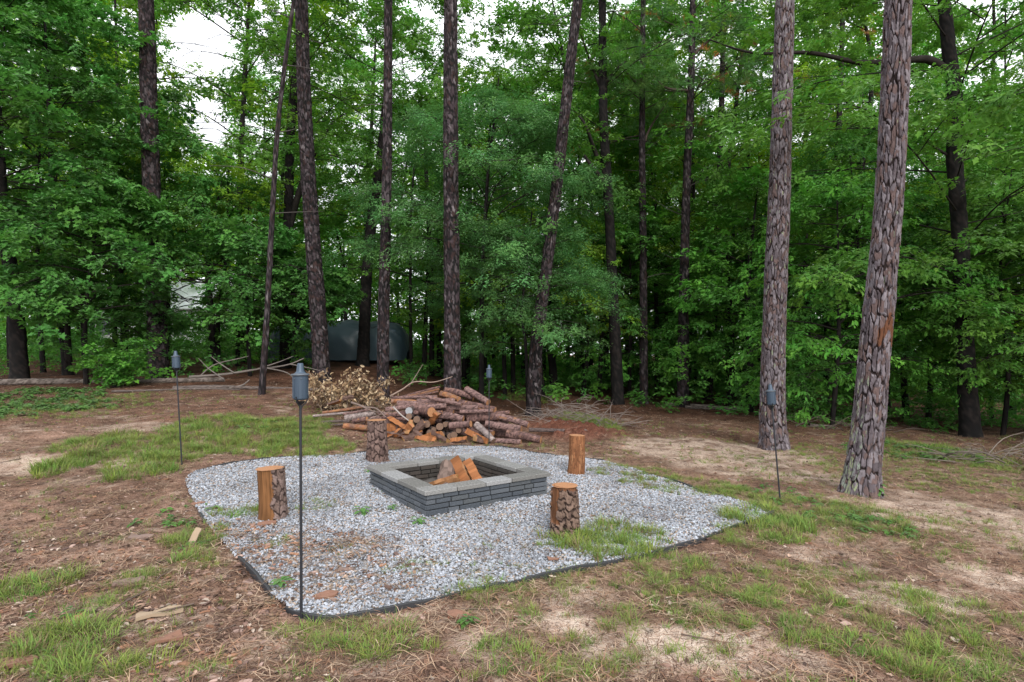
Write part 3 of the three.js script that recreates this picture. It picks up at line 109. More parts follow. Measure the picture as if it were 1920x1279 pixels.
// a bark-covered round piece along a curve; o: seg, step, nc, cellH, depth, cols, crack, bare(theta, t), lump
function barkTube(pts, rad, o) {
  const curve = new THREE.CatmullRomCurve3(pts, false, 'centripetal'), len = curve.getLength(), n = Math.max(2, Math.round(len / o.step)), seg = o.seg;
  const lens = [0]; for (let i = 1; i < pts.length; i++) lens.push(lens[i - 1] + pts[i].distanceTo(pts[i - 1]));
  const R = (t) => { const s = t * lens[lens.length - 1]; let i = 1; while (i < lens.length - 1 && lens[i] < s) i++; const k = (s - lens[i - 1]) / (lens[i] - lens[i - 1]); return rad[i - 1] + (rad[i] - rad[i - 1]) * k; };
  const pos = new Float32Array((n + 1) * seg * 3), col = new Float32Array((n + 1) * seg * 3), idx = [];
  let tan = curve.getTangentAt(0), nx = V(1, 0, 0); if (Math.abs(tan.x) > 0.8) nx.set(0, 0, 1); nx.addScaledVector(tan, -nx.dot(tan)).normalize();
  const p = V(), bz = V(), seed = o.seed ?? 1;
  for (let i = 0; i <= n; i++) {
    const t = i / n; curve.getPointAt(t, p); tan = curve.getTangentAt(t); nx.addScaledVector(tan, -nx.dot(tan)).normalize(); bz.crossVectors(tan, nx);
    const r0 = R(t), s = t * len;
    for (let j = 0; j < seg; j++) {
      const th = j / seg * Math.PI * 2, cx = Math.cos(th), sz = Math.sin(th);
      const wu = 0.26 * N3(cx * 1.6, sz * 1.6, s * 1.1 / o.cellH * 0.5 + seed) + 0.13 * N3(cx * 5, sz * 5, s * 2.2 / o.cellH + seed), wv = 0.35 * N3(cx * 1.7 + 5, sz * 1.7, s * 2.2 + seed);
      const [e, h1, h2] = plates((th / (Math.PI * 2)) * o.nc + wu, s / o.cellH + wv, o.nc, seed);
      let r = r0 * (1 + (o.lump ?? 0.05) * N3(cx * 1.1, sz * 1.1, s * 1.3 + seed * 3.1)), c;
      if (o.flare && s < 0.6) r *= 1 + 0.3 * (1 - s / 0.6) ** 3 * (1 + 0.9 * N3(cx * 1.8, sz * 1.8, seed));
      const bare = o.bare ? o.bare(th, t, h1) : 0;
      if (bare > 0.5) {
        r -= o.depth * 0.9; const k = 0.8 + 0.3 * N3(cx * 7, sz * 7, s * 1.5) + 0.22 * N3(cx * 22, sz * 22, s * 3) + 0.2 * N3(cx * 2, sz * 2, s * 6);
        c = [o.bareCol[0] * k, o.bareCol[1] * k, o.bareCol[2] * k];
      } else {
        const [e2, g1, g2] = plates((th / (Math.PI * 2)) * o.nc + wu * 1.3 + 0.5 + 0.3 * N3(cx * 8, sz * 8, s * 9), s / (o.flakeH ?? o.cellH * 0.45) + wv * 1.5 + h1, o.nc, seed + 211);
        const on = sm(e / (o.edge ?? 0.2)), on2 = sm(e2 / 0.1); r += o.depth * (on - 1) + on * o.depth * (0.3 * (h1 - 0.5) + 0.22 * (on2 - 1) + 0.3 * (g1 - 0.5)) + o.depth * 0.1 * N3(cx * 14, sz * 14, s * 18);
        if (e < (o.crackW ?? 0.07) * (0.5 + g1)) c = o.crack; else {
          const a = o.cols[Math.floor((h2 * 0.45 + g2 * 0.55) * 0.999 * o.cols.length)], k = (0.8 + 0.16 * h1 + 0.26 * g1 + 0.2 * N3(cx * 7, sz * 7, s * 5 + seed) + 0.14 * N3(cx * 20, sz * 20, s * 13)) * (e2 < 0.045 ? 0.6 : 1);
          c = [a[0] * k, a[1] * k, a[2] * k];
          if (o.lichen) { const l = o.lichen(th, s, N3(cx * 3.2 + seed, sz * 3.2, s * 2.6)); if (l > 0 && N3(cx * 12, sz * 12, s * 12) > 0.15 - l) c = [0.22 + 0.08 * h1, 0.26 + 0.08 * h1, 0.17 + 0.06 * h2]; }
          if (o.scar) { const q = o.scar(th, s, h1); if (q) c = q; }
        }
      }
      const k = (i * seg + j) * 3;
      pos[k] = p.x + (nx.x * cx + bz.x * sz) * r; pos[k + 1] = p.y + (nx.y * cx + bz.y * sz) * r; pos[k + 2] = p.z + (nx.z * cx + bz.z * sz) * r;
      col[k] = Math.max(0.012, c[0]); col[k + 1] = Math.max(0.012, c[1]); col[k + 2] = Math.max(0.012, c[2]);
      if (i < n) { const a = i * seg + j, b = i * seg + (j + 1) % seg; idx.push(a, b, a + seg, b, b + seg, a + seg); }
    }
  }
  const g = new THREE.BufferGeometry(); g.setAttribute('position', new THREE.BufferAttribute(pos, 3)); g.setAttribute('color', new THREE.BufferAttribute(col, 3)); g.setIndex(idx); g.computeVertexNormals();
  return g;
}
// a plain tapered stick; colour by vertex
function stick(pts, r0, r1, seg = 5, col = [0.2, 0.17, 0.15], per = 3) {
  const curve = new THREE.CatmullRomCurve3(pts), n = Math.max(2, (pts.length - 1) * per), pos = [], cl = [], idx = [];
  let nx = V(0.3, 0.2, 1).normalize(); const p = V(), b = V();
  for (let i = 0; i <= n; i++) {
    const t = i / n; curve.getPoint(t, p); const tan = curve.getTangent(t); nx.addScaledVector(tan, -nx.dot(tan)); if (nx.lengthSq() < 1e-4) nx.set(tan.y, -tan.x, 0.1); nx.normalize(); b.crossVectors(tan, nx);
    const r = r0 + (r1 - r0) * t;
    for (let j = 0; j < seg; j++) { const th = j / seg * 6.2832, c = Math.cos(th) * r, s = Math.sin(th) * r; pos.push(p.x + nx.x * c + b.x * s, p.y + nx.y * c + b.y * s, p.z + nx.z * c + b.z * s); const k = 0.75 + 0.5 * hash2(i, j, pos.length); cl.push(col[0] * k, col[1] * k, col[2] * k);
      if (i < n) { const a = i * seg + j, d = i * seg + (j + 1) % seg; idx.push(a, d, a + seg, d, d + seg, a + seg); } }
  }
  for (let j = 1; j < seg - 1; j++) { idx.push(0, j + 1, j); const o = n * seg; idx.push(o, o + j, o + j + 1); }
  const g = new THREE.BufferGeometry(); g.setAttribute('position', new THREE.Float32BufferAttribute(pos, 3)); g.setAttribute('color', new THREE.Float32BufferAttribute(cl, 3)); g.setIndex(idx); g.computeVertexNormals(); return g;
}
const vmat = (rough = 0.9, extra = {}) => new THREE.MeshPhysicalMaterial({ vertexColors: true, roughness: rough, specularIntensity: 0.25, ...extra });
const M = { bark: vmat(0.92, { color: C(0.74, 0.73, 0.74) }), wood: vmat(0.75, { color: C(0.74, 0.74, 0.74) }), twig: vmat(0.95, { color: C(0.7, 0.7, 0.7) }) };
// leaves: thin, lets some light through, a little waxy sheen
const leafMat = (extra = {}) => new THREE.MeshPhysicalMaterial({ color: 0xffffff, roughness: 0.92, transmission: 0.52, thickness: 0, side: THREE.DoubleSide, specularIntensity: 0.3, clearcoat: 0.07, clearcoatRoughness: 0.35, ...extra });
M.leaf = leafMat();
M.needle = leafMat({ transmission: 0.2, clearcoat: 0.2 });
M.grass = leafMat({ transmission: 0.3, clearcoat: 0.15 });
M.dead = new THREE.MeshPhysicalMaterial({ roughness: 0.95, specularIntensity: 0.25, side: THREE.DoubleSide });
M.deadV = vmat(0.95, { side: THREE.DoubleSide });

// ---- leaf outlines: [along, across] pairs from stalk to tip, one half; the other is its mirror
const OUT = {
  star: [[0.02, 0], [0.1, 0.28], [0.02, 0.46], [0.34, 0.3], [0.5, 0.52], [0.58, 0.24], [1, 0]],
  lobed: [[0, 0], [0.18, 0.1], [0.3, 0.24], [0.42, 0.12], [0.62, 0.3], [0.75, 0.13], [1, 0]],
  oval: [[0, 0], [0.25, 0.2], [0.6, 0.24], [1, 0]],
  tiny: [[0, 0], [0.4, 0.2], [1, 0]],
};
function leafInto(pos, kind, base, dir, up, size, fold, curl) {
  const side = V().crossVectors(dir, up).normalize(), nrm = V().crossVectors(side, dir).normalize(), o = OUT[kind];
  const pt = (a, w, s) => base.clone().addScaledVector(dir, a * size).addScaledVector(side, w * s * size).addScaledVector(nrm, (w * fold - curl * a * a) * size);
  for (const s of [-1, 1]) for (let i = 0; i < o.length - 1; i++) {
    const m0 = pt(o[i][0], 0, s), m1 = pt(o[i + 1][0], 0, s), a = pt(...o[i], s), b = pt(...o[i + 1], s);
    if (o[i][1] > 0) pos.push(...(s > 0 ? [m0, a, b] : [m0, b, a]).flatMap((v) => [v.x, v.y, v.z]));
    if (o[i + 1][1] > 0) pos.push(...(s > 0 ? [m0, b, m1] : [m0, m1, b]).flatMap((v) => [v.x, v.y, v.z]));
  }
}
function geoFrom(pos, flat = true) { const g = new THREE.BufferGeometry(); g.setAttribute('position', new THREE.Float32BufferAttribute(pos, 3)); if (flat) g.computeVertexNormals(); return g; }
// a spray about 1 m long of leaves on a twig and two side twigs, lying roughly flat (its own +x outwards, +y up)
function spray(kind, n, size, flat) {
  const pos = [];
  for (let i = 0; i < n; i++) {
    const arm = i % 3, t = rr(0.1, 1), ang = arm === 0 ? 0 : arm === 1 ? 0.75 : -0.75, s0 = arm ? 0.3 : 0, L = arm ? 0.55 : 1;
    const p = V(s0 + Math.cos(ang) * t * L, rr(-1, 1) * flat - 0.12 * t * t, Math.sin(ang) * t * L).add(V(rr(-0.06, 0.06), rr(-0.04, 0.04), rr(-0.06, 0.06)));
    const a = ang + rr(-1.5, 1.5), dir = V(Math.cos(a), rr(-0.55, 0.25), Math.sin(a)).normalize(), up = V(rr(-0.45, 0.45), 1, rr(-0.45, 0.45)).normalize();
    leafInto(pos, kind, p, dir, up, size * rr(0.7, 1.25), rr(0.1, 0.5), rr(0, 0.35));
  }
  return geoFrom(pos);
}
const SPRAY = {
  star: [0, 1, 2].map(() => spray('star', 26, 0.21, 0.14)), lobed: [0, 1, 2].map(() => spray('lobed', 34, 0.215, 0.13)),
  oval: [0, 1, 2].map(() => spray('oval', 34, 0.2, 0.1)), tiny: [0, 1, 2].map(() => spray('tiny', 52, 0.15, 0.16)),
};
// pine: bottle-brush tufts along a twig
SPRAY.pine = [0, 1, 2].map(() => {
  const pos = [];
  for (let k = 0; k < 4; k++) {
    const c = V(0.25 + 0.25 * k, rr(-0.1, 0.12), rr(-0.3, 0.3)), ax = V(1, rr(0, 0.5), rr(-0.6, 0.6)).normalize();
    for (let i = 0; i < 34; i++) {
      const d = V(rr(-1, 1), rr(-1, 1), rr(-1, 1)).normalize().addScaledVector(ax, 0.9).normalize(), b = c.clone().addScaledVector(ax, rr(-0.12, 0.1)), e = b.clone().addScaledVector(d, rr(0.22, 0.36)); e.y -= 0.03;
      const s = V().crossVectors(d, V(rr(-1, 1), rr(-1, 1), rr(-1, 1))).normalize().multiplyScalar(0.0075);
      pos.push(b.x - s.x, b.y - s.y, b.z - s.z, b.x + s.x, b.y + s.y, b.z + s.z, e.x, e.y, e.z);
    }
  }
  return geoFrom(pos);
});
const TINT = { deep: [0.072, 0.225, 0.034], mid: [0.096, 0.245, 0.028], blue: [0.082, 0.225, 0.056], bright: [0.2, 0.37, 0.022], fresh: [0.092, 0.285, 0.03], pine: [0.085, 0.2, 0.045], rust: [0.3, 0.14, 0.04] };
// view gaps in the leaf mass: [ax, ay, az, bx, by, bz, radius]
const GAPS = [[-6.93, 2.9, -12.5, -21.9, 5.65, -39.5, 0.55, 1.5], [-3.25, 1.65, -13, -5.6, 1.75, -22, 0.95, 1.9], [-6.4, 7.9, -12, -32, 33.3, -60, 0.7, 3.6], [-6.2, 6.2, -12, -31, 25, -60, 0.5, 2.5]];
function inGap(p) { for (const [ax, ay, az, bx, by, bz, r0, r1] of GAPS) { const d = V(bx - ax, by - ay, bz - az), q = p.clone().sub(V(ax, ay, az)), t = q.dot(d) / d.lengthSq(); if (t > -0.15 && t < 1.02 && q.addScaledVector(d, -t).length() < r0 + (r1 - r0) * t) return true; } return false; }
const OB = new THREE.Object3D();
// crown: list of {p, dir, s} -> one instanced mesh per spray shape
function crownFrom(list, kind, tint, parent, mat = M.leaf, name = 'crown', vary = 0.35) {
  const shapes = SPRAY[kind], t = TINT[tint];
  list = list.filter((q) => !inGap(q.p.clone().add(parent.position)));
  shapes.forEach((g, k) => {
    const mine = list.filter((_, i) => i % shapes.length === k); if (!mine.length) return;
    const m = new THREE.InstancedMesh(g, mat, mine.length); m.name = name; m.userData.kind = 'stuff'; m.castShadow = m.receiveShadow = true;
    const X = V(), Y = V(), Z = V(), mt = new THREE.Matrix4();
    mine.forEach((q, i) => {
      X.copy(q.dir).normalize(); Y.set(rr(-0.35, 0.35), 1, rr(-0.35, 0.35)); Z.crossVectors(X, Y).normalize(); Y.crossVectors(Z, X).normalize();
      mt.makeBasis(X.clone().multiplyScalar(q.s), Y.clone().multiplyScalar(q.s), Z.clone().multiplyScalar(q.s)); mt.setPosition(q.p); m.setMatrixAt(i, mt);
      const b = 1.12 + vary * (rnd() + rnd() - 1) + 0.18 * N3(q.p.x * 0.4, q.p.y * 0.4, q.p.z * 0.4), yel = rr(-0.12, 0.16);
      m.setColorAt(i, C(t[0] * b * (1 + yel), t[1] * b, t[2] * b * (1 - yel)));
    });
    parent.add(m);
  });
}
const BCOL = { dark: [0.034, 0.029, 0.026], grey: [0.1, 0.088, 0.082], brown: [0.09, 0.06, 0.05] };
// limbs and sprays of a broad-leaved crown. trunkAt(y) -> point; returns sprays in world space
function growCrown(parent, trunkAt, rAt, c, o) {
  const [y0, y1, n, R, count] = c, sprays = [], per = Math.ceil(count / n); let az = rr(0, 6.28);
  for (let i = 0; i < n; i++) {
    const k = (i + rnd() * 0.8) / n, y = y0 + (y1 - y0) * k, p0 = trunkAt(y); az += 2.4 + rr(-0.5, 0.5);
    const prof = o.pine ? 1 - 0.6 * k : 0.55 + 0.75 * Math.sin(Math.PI * Math.min(1, 0.18 + 0.8 * k)) - 0.3 * k, L = R * prof * rr(0.7, 1.12), up = (o.rise ?? 0.25) * (0.3 + 1.1 * k) + rr(-0.15, 0.15);
    const d = V(Math.cos(az), up, Math.sin(az)).normalize(), w = V(-d.z, 0, d.x).multiplyScalar(rr(-0.3, 0.3) * L);
    const P = [p0, p0.clone().addScaledVector(d, L * 0.35).add(V(0, L * 0.06, 0)).addScaledVector(w, 0.4), p0.clone().addScaledVector(d, L * 0.7).addScaledVector(w, 1).add(V(0, L * 0.05, 0)), p0.clone().addScaledVector(d, L).addScaledVector(w, 0.6).add(V(0, -L * (o.droop ?? 0.06), 0))];
    const cv = new THREE.CatmullRomCurve3(P), r0 = Math.min(rAt(y) * 0.42, 0.009 + 0.0055 * L) * (o.fine ?? 1), gs = [stick(P, r0, 0.006, 5, o.bcol, 3)];
    const subs = o.subs ?? 5;
    for (let j = 0; j < subs; j++) {
      const t = 0.28 + 0.7 * (j + rnd() * 0.6) / subs, q = cv.getPoint(t), tg = cv.getTangent(t), sgn = j % 2 ? 1 : -1;
      const sd = tg.clone().multiplyScalar(0.8).add(V(-tg.z, rr(-0.1, 0.35), tg.x).multiplyScalar(sgn * rr(0.6, 1.1))).normalize(), sl = L * (0.5 - 0.28 * t) * rr(0.8, 1.25);
      const e = q.clone().addScaledVector(sd, sl).add(V(0, -0.05 * sl, 0)), mid = q.clone().addScaledVector(sd, sl * 0.5).add(V(0, 0.05 * sl, 0));
      gs.push(stick([q, mid, e], r0 * (1 - t) * 0.6 + 0.005, 0.004, 4, o.bcol, 2));
      const m = Math.max(1, Math.round(per * 0.8 / subs));
      for (let s = 0; s < m; s++) { const u = rr(0.15, 1), pp = q.clone().lerp(e, u).add(V(rr(-1, 1), rr(-0.8, 0.8), rr(-1, 1)).multiplyScalar(o.scatter ?? 0.32)); sprays.push({ p: pp, dir: sd.clone().add(V(rr(-0.9, 0.9), rr(-0.4, 0.2), rr(-0.9, 0.9))), s: o.size * rr(0.7, 1.3) }); }
    }
    for (let s = 0; s < per * 0.2; s++) { const u = rr(0.5, 1), pp = cv.getPoint(u).add(V(rr(-1, 1), rr(-0.6, 0.6), rr(-1, 1)).multiplyScalar(0.25)); sprays.push({ p: pp, dir: d.clone().add(V(rr(-0.6, 0.6), rr(-0.4, 0.2), rr(-0.6, 0.6))), s: o.size * rr(0.7, 1.3) }); }
    part('limb', mergeGeometries(gs), M.twig, parent);
  }
  return sprays;
}
console.log('helpers ready');

// ------------------------------------------------------------------ ground
function straw(size, strokes, base, tones, wmin, wmax, lmin, lmax) { // matted pine straw and crumbs, drawn stroke by stroke; wraps
  const cv = document.createElement('canvas'); cv.width = cv.height = size; const g = cv.getContext('2d'); g.fillStyle = base; g.fillRect(0, 0, size, size);
  for (let i = 0; i < strokes; i++) {
    const x = rr(0, size), y = rr(0, size), a = rr(0, 6.28), l = rr(lmin, lmax), c = tones[Math.floor(rnd() * tones.length)];
    g.strokeStyle = c; g.lineWidth = rr(wmin, wmax);
    const dx = Math.cos(a) * l, dy = Math.sin(a) * l, bx = rr(-0.15, 0.15) * l, by = rr(-0.15, 0.15) * l;
    for (const ox of [0, x + dx > size ? -size : x + dx < 0 ? size : 0]) for (const oy of [0, y + dy > size ? -size : y + dy < 0 ? size : 0]) { g.beginPath(); g.moveTo(x + ox, y + oy); g.quadraticCurveTo(x + ox + dx / 2 + bx, y + oy + dy / 2 + by, x + ox + dx, y + oy + dy); g.stroke(); if (!ox && !oy) continue; }
  }
  const t = new THREE.CanvasTexture(cv); t.colorSpace = THREE.SRGBColorSpace; t.wrapS = t.wrapT = THREE.RepeatWrapping; t.magFilter = THREE.LinearFilter; return t;
}
{
  const map = straw(2048, 34000, '#d6cdc6', ['#f6efe8', '#e9dfd6', '#bfb1a6', '#a08f83', '#d9c8ba', '#fff9f2', '#7d6c61', '#c7ad9a', '#e8d9cc'], 1, 5, 6, 70);
  const bump = map.clone(); bump.colorSpace = THREE.NoColorSpace;
  const nx = 430, nz = 470, pos = new Float32Array(nx * nz * 3), uv = new Float32Array(nx * nz * 2), col = new Float32Array(nx * nz * 3), idx = [];
  const warp = (t, a, b) => a * t + b * t ** 7; // fine in the yard, coarse far out
  for (let j = 0; j < nz; j++) for (let i = 0; i < nx; i++) {
    const s = i / (nx - 1) * 2 - 1, q = j / (nz - 1) * 2 - 1, x = warp(s, 11, 190), z = -6.5 + warp(q, 9, 190);
    const k = j * nx + i, near = Math.hypot(x, z) < 14;
    const sand = Math.min(1, blobAt(SAND, x, z) * (0.85 + 0.7 * N2(x * 1.9, z * 1.9) + 0.45 * N2(x * 6, z * 6)));
    const grass = blobAt(GRASS, x, z), red = Math.min(1, blobAt(RED, x, z) * (0.8 + 0.5 * N2(x * 5, z * 5)));
    let y = groundY(x, z);
    if (near) y += 0.007 * N2(x * 5, z * 5) + 0.004 * N2(x * 14, z * 14) * (1 - Math.max(0, sand));
    if (red > 0) y += 0.13 * red * (1 + 0.3 * N2(x * 4, z * 4));
    if (inside(GP, x, z)) y -= 0.03;
    pos.set([x, y, z], k * 3); uv.set([x / 1.7, z / 1.7], k * 2);
    const m = 0.95 + 0.26 * N2(x * 0.8, z * 0.8) + 0.3 * N2(x * 3.1, z * 3.1) + 0.26 * N2(x * 9, z * 9), w = 0.5 + 0.5 * N2(x * 0.35 + 4, z * 0.35);
    let c = [0.225 + 0.07 * w, 0.15 + 0.06 * w, 0.117 + 0.055 * w];
    const toward = (d, t) => { t = Math.min(1, Math.max(0, t)); c = c.map((v, n) => v + (d[n] - v) * t); };
    toward([0.18, 0.145, 0.09], grass * 0.5);
    toward([0.16, 0.092, 0.066], 0.7 * sm((-z - 7.6 + 1.2 * N2(x * 0.6, z * 0.6)) / 3.5));
    if (-z > 13.5) toward([0.135, 0.07, 0.048], 0.75);
    c = c.map((v) => v * m);
    toward([0.57, 0.495, 0.435], Math.max(sand, 0.55 * sm((N2(x * 1.1 + 30, z * 1.1) + 0.6 * N2(x * 4 + 9, z * 4) - 0.5) * 1.6) * (near ? 1 : 0)) * 1.15); toward([0.16, 0.06, 0.042], red * 0.85);
    col.set(c.map((v) => Math.min(0.95, Math.max(0.03, v))), k * 3);
    if (i < nx - 1 && j < nz - 1) idx.push(k, k + nx, k + 1, k + 1, k + nx, k + nx + 1);
  }
  const g = new THREE.BufferGeometry(); g.setAttribute('position', new THREE.BufferAttribute(pos, 3)); g.setAttribute('uv', new THREE.BufferAttribute(uv, 2)); g.setAttribute('color', new THREE.BufferAttribute(col, 3)); g.setIndex(idx); g.computeVertexNormals();
  top('ground', g, new THREE.MeshPhysicalMaterial({ map, bumpMap: bump, bumpScale: 0.014, vertexColors: true, roughness: 0.96, specularIntensity: 0.25 }), null, null, null, 'structure');
}
console.log('ground');
// ------------------------------------------------------------------ gravel bed, stones, edging
const gravelY = (x, z) => groundY(x, z) + 0.012;
{
  const sh = new THREE.Shape(GP.map(([x, z]) => new THREE.Vector2(x, -z))), g0 = new THREE.ShapeGeometry(sh), pos = [], nrm = [];
  // fine sheet: grid cells whose centre is inside
  const st = 0.06, P = [], id = new Map(), ix = [], uv = [];
  const vert = (i, j) => { const key = i * 10000 + j; if (!id.has(key)) { id.set(key, P.length / 3); const x = i * st - 5, z = -j * st; P.push(x, gravelY(x, z) - 0.008 + 0.004 * N2(x * 9, z * 9), z); uv.push(x / 0.9, z / 0.9); } return id.get(key); };
  for (let i = 0; i < 140; i++) for (let j = 50; j < 165; j++) { const x = (i + 0.5) * st - 5, z = -(j + 0.5) * st; if (inside(GP, x, z) && distPoly(GP, x, z) > 0.03) { const a = vert(i, j), b = vert(i + 1, j), c = vert(i, j + 1), d = vert(i + 1, j + 1); ix.push(a, b, c, b, d, c); } }
  const g = new THREE.BufferGeometry(); g.setAttribute('position', new THREE.Float32BufferAttribute(P, 3)); g.setAttribute('uv', new THREE.Float32BufferAttribute(uv, 2)); g.setIndex(ix); g.computeVertexNormals();
  const t = straw(512, 5000, '#9a9793', ['#b9b8b8', '#85817c', '#a3a1a0', '#6f6a66', '#c3c2c3', '#8d7f74'], 3, 9, 2, 9);
  top('gravel_bed', g, new THREE.MeshStandardMaterial({ map: t, color: C(0.62, 0.62, 0.63), roughness: 0.95 }), null, null, null, 'structure');
  const stones = [0, 1, 2, 3].map((s) => { const q = new THREE.IcosahedronGeometry(1, s === 0 ? 1 : 0), a = q.attributes.position; for (let i = 0; i < a.count; i++) { const x = a.getX(i), y = a.getY(i), z = a.getZ(i), k = 1 + 0.32 * N3(x * 1.2 + s * 9, y * 1.2, z * 1.2); a.setXYZ(i, x * k, y * k * 0.55, z * k * 0.78); } q.computeVertexNormals(); return q; });
  const sets = stones.map(() => []); let n = 0;
  for (let i = 0; i < 420000 && n < 100000; i++) {
    const x = rr(-4, 2.7), z = rr(-9.5, -3.3); if (!inside(GP, x, z)) continue;
    const thin = blobAt([[-1.75, -4.55, 0.75, 0.45, 1], [-1.5, -4.1, 0.6, 0.35, 0.8], [-2.3, -4.9, 0.5, 0.3, 0.9]], x, z); if (rnd() < thin * 0.55) continue;
    const pd = Math.hypot(x - PIT.x, z - PIT.z); if (pd < 0.5) continue;
    const keep = -z < 5.2 ? 1 : 0.75; if (rnd() > keep) continue;
    sets[n % 4].push([x, z]); n++;
  }
  stones.forEach((q, k) => {
    const m = new THREE.InstancedMesh(q, new THREE.MeshStandardMaterial({ roughness: 0.8 }), sets[k].length); m.name = 'stones'; m.userData.kind = 'stuff'; m.castShadow = m.receiveShadow = true;
    sets[k].forEach(([x, z], i) => {
      const s = 0.007 + 0.009 * rnd() * rnd() * rnd() + 0.0035 * rnd(); OB.position.set(x, gravelY(x, z) + s * 0.25 + 0.012 * rnd() * rnd() + 0.006 * N2(x * 2, z * 2), z); OB.rotation.set(rr(-0.6, 0.6), rr(0, 6.3), rr(-0.6, 0.6)); OB.scale.setScalar(s); OB.updateMatrix(); m.setMatrixAt(i, OB.matrix);
      const v = rr(0.16, 0.37) * (rnd() < 0.16 ? 0.5 : 1) * (1 + 0.18 * N2(x * 0.9, z * 0.9)), w = rnd(); m.setColorAt(i, w < 0.16 ? C(v * 0.85, v * 0.66, v * 0.52) : C(v * 0.93, v * 0.985, v * 1.1));
    });
    stuff('gravel').add(m);
  });
  // edging: black strip standing 4 cm proud, following the outline, in lengths that can be told apart
  const strip = []; const pos2 = [], ix2 = [];
  GP.forEach(([x, z], i) => {
    const [ax, az] = GP[(i + GP.length - 1) % GP.length], [bx, bz] = GP[(i + 1) % GP.length], l = Math.hypot(bx - ax, bz - az), ox = (bz - az) / l * 0.012, oz = -(bx - ax) / l * 0.012;
    const bury = sm((N2(x * 0.9 + 3, z * 0.9) + 0.15) * 1.5) * (x < -1.4 && -z < 6.9 ? 0.07 : 0.018), y = groundY(x, z) + 0.034 - bury + 0.006 * N2(x * 3, z * 3);
    pos2.push(x - ox, y - 0.09, z - oz, x - ox, y - 0.004, z - oz, x - ox * 0.5, y, z - oz * 0.5, x + ox * 0.5, y, z + oz * 0.5, x + ox, y - 0.004, z + oz, x + ox, y - 0.09, z + oz);
    const k = i * 6, q = ((i + 1) % GP.length) * 6; for (let e = 0; e < 5; e++) ix2.push(k + e, k + e + 1, q + e, k + e + 1, q + e + 1, q + e);
  });
  const eg = new THREE.BufferGeometry(); eg.setAttribute('position', new THREE.Float32BufferAttribute(pos2, 3)); eg.setIndex(ix2); eg.computeVertexNormals();
  top('garden_edging', eg, new THREE.MeshStandardMaterial({ color: C(0.018, 0.019, 0.022), roughness: 0.6 }), 'low black plastic edging strip running round the gravel patch', 'edging');
}
console.log('gravel');
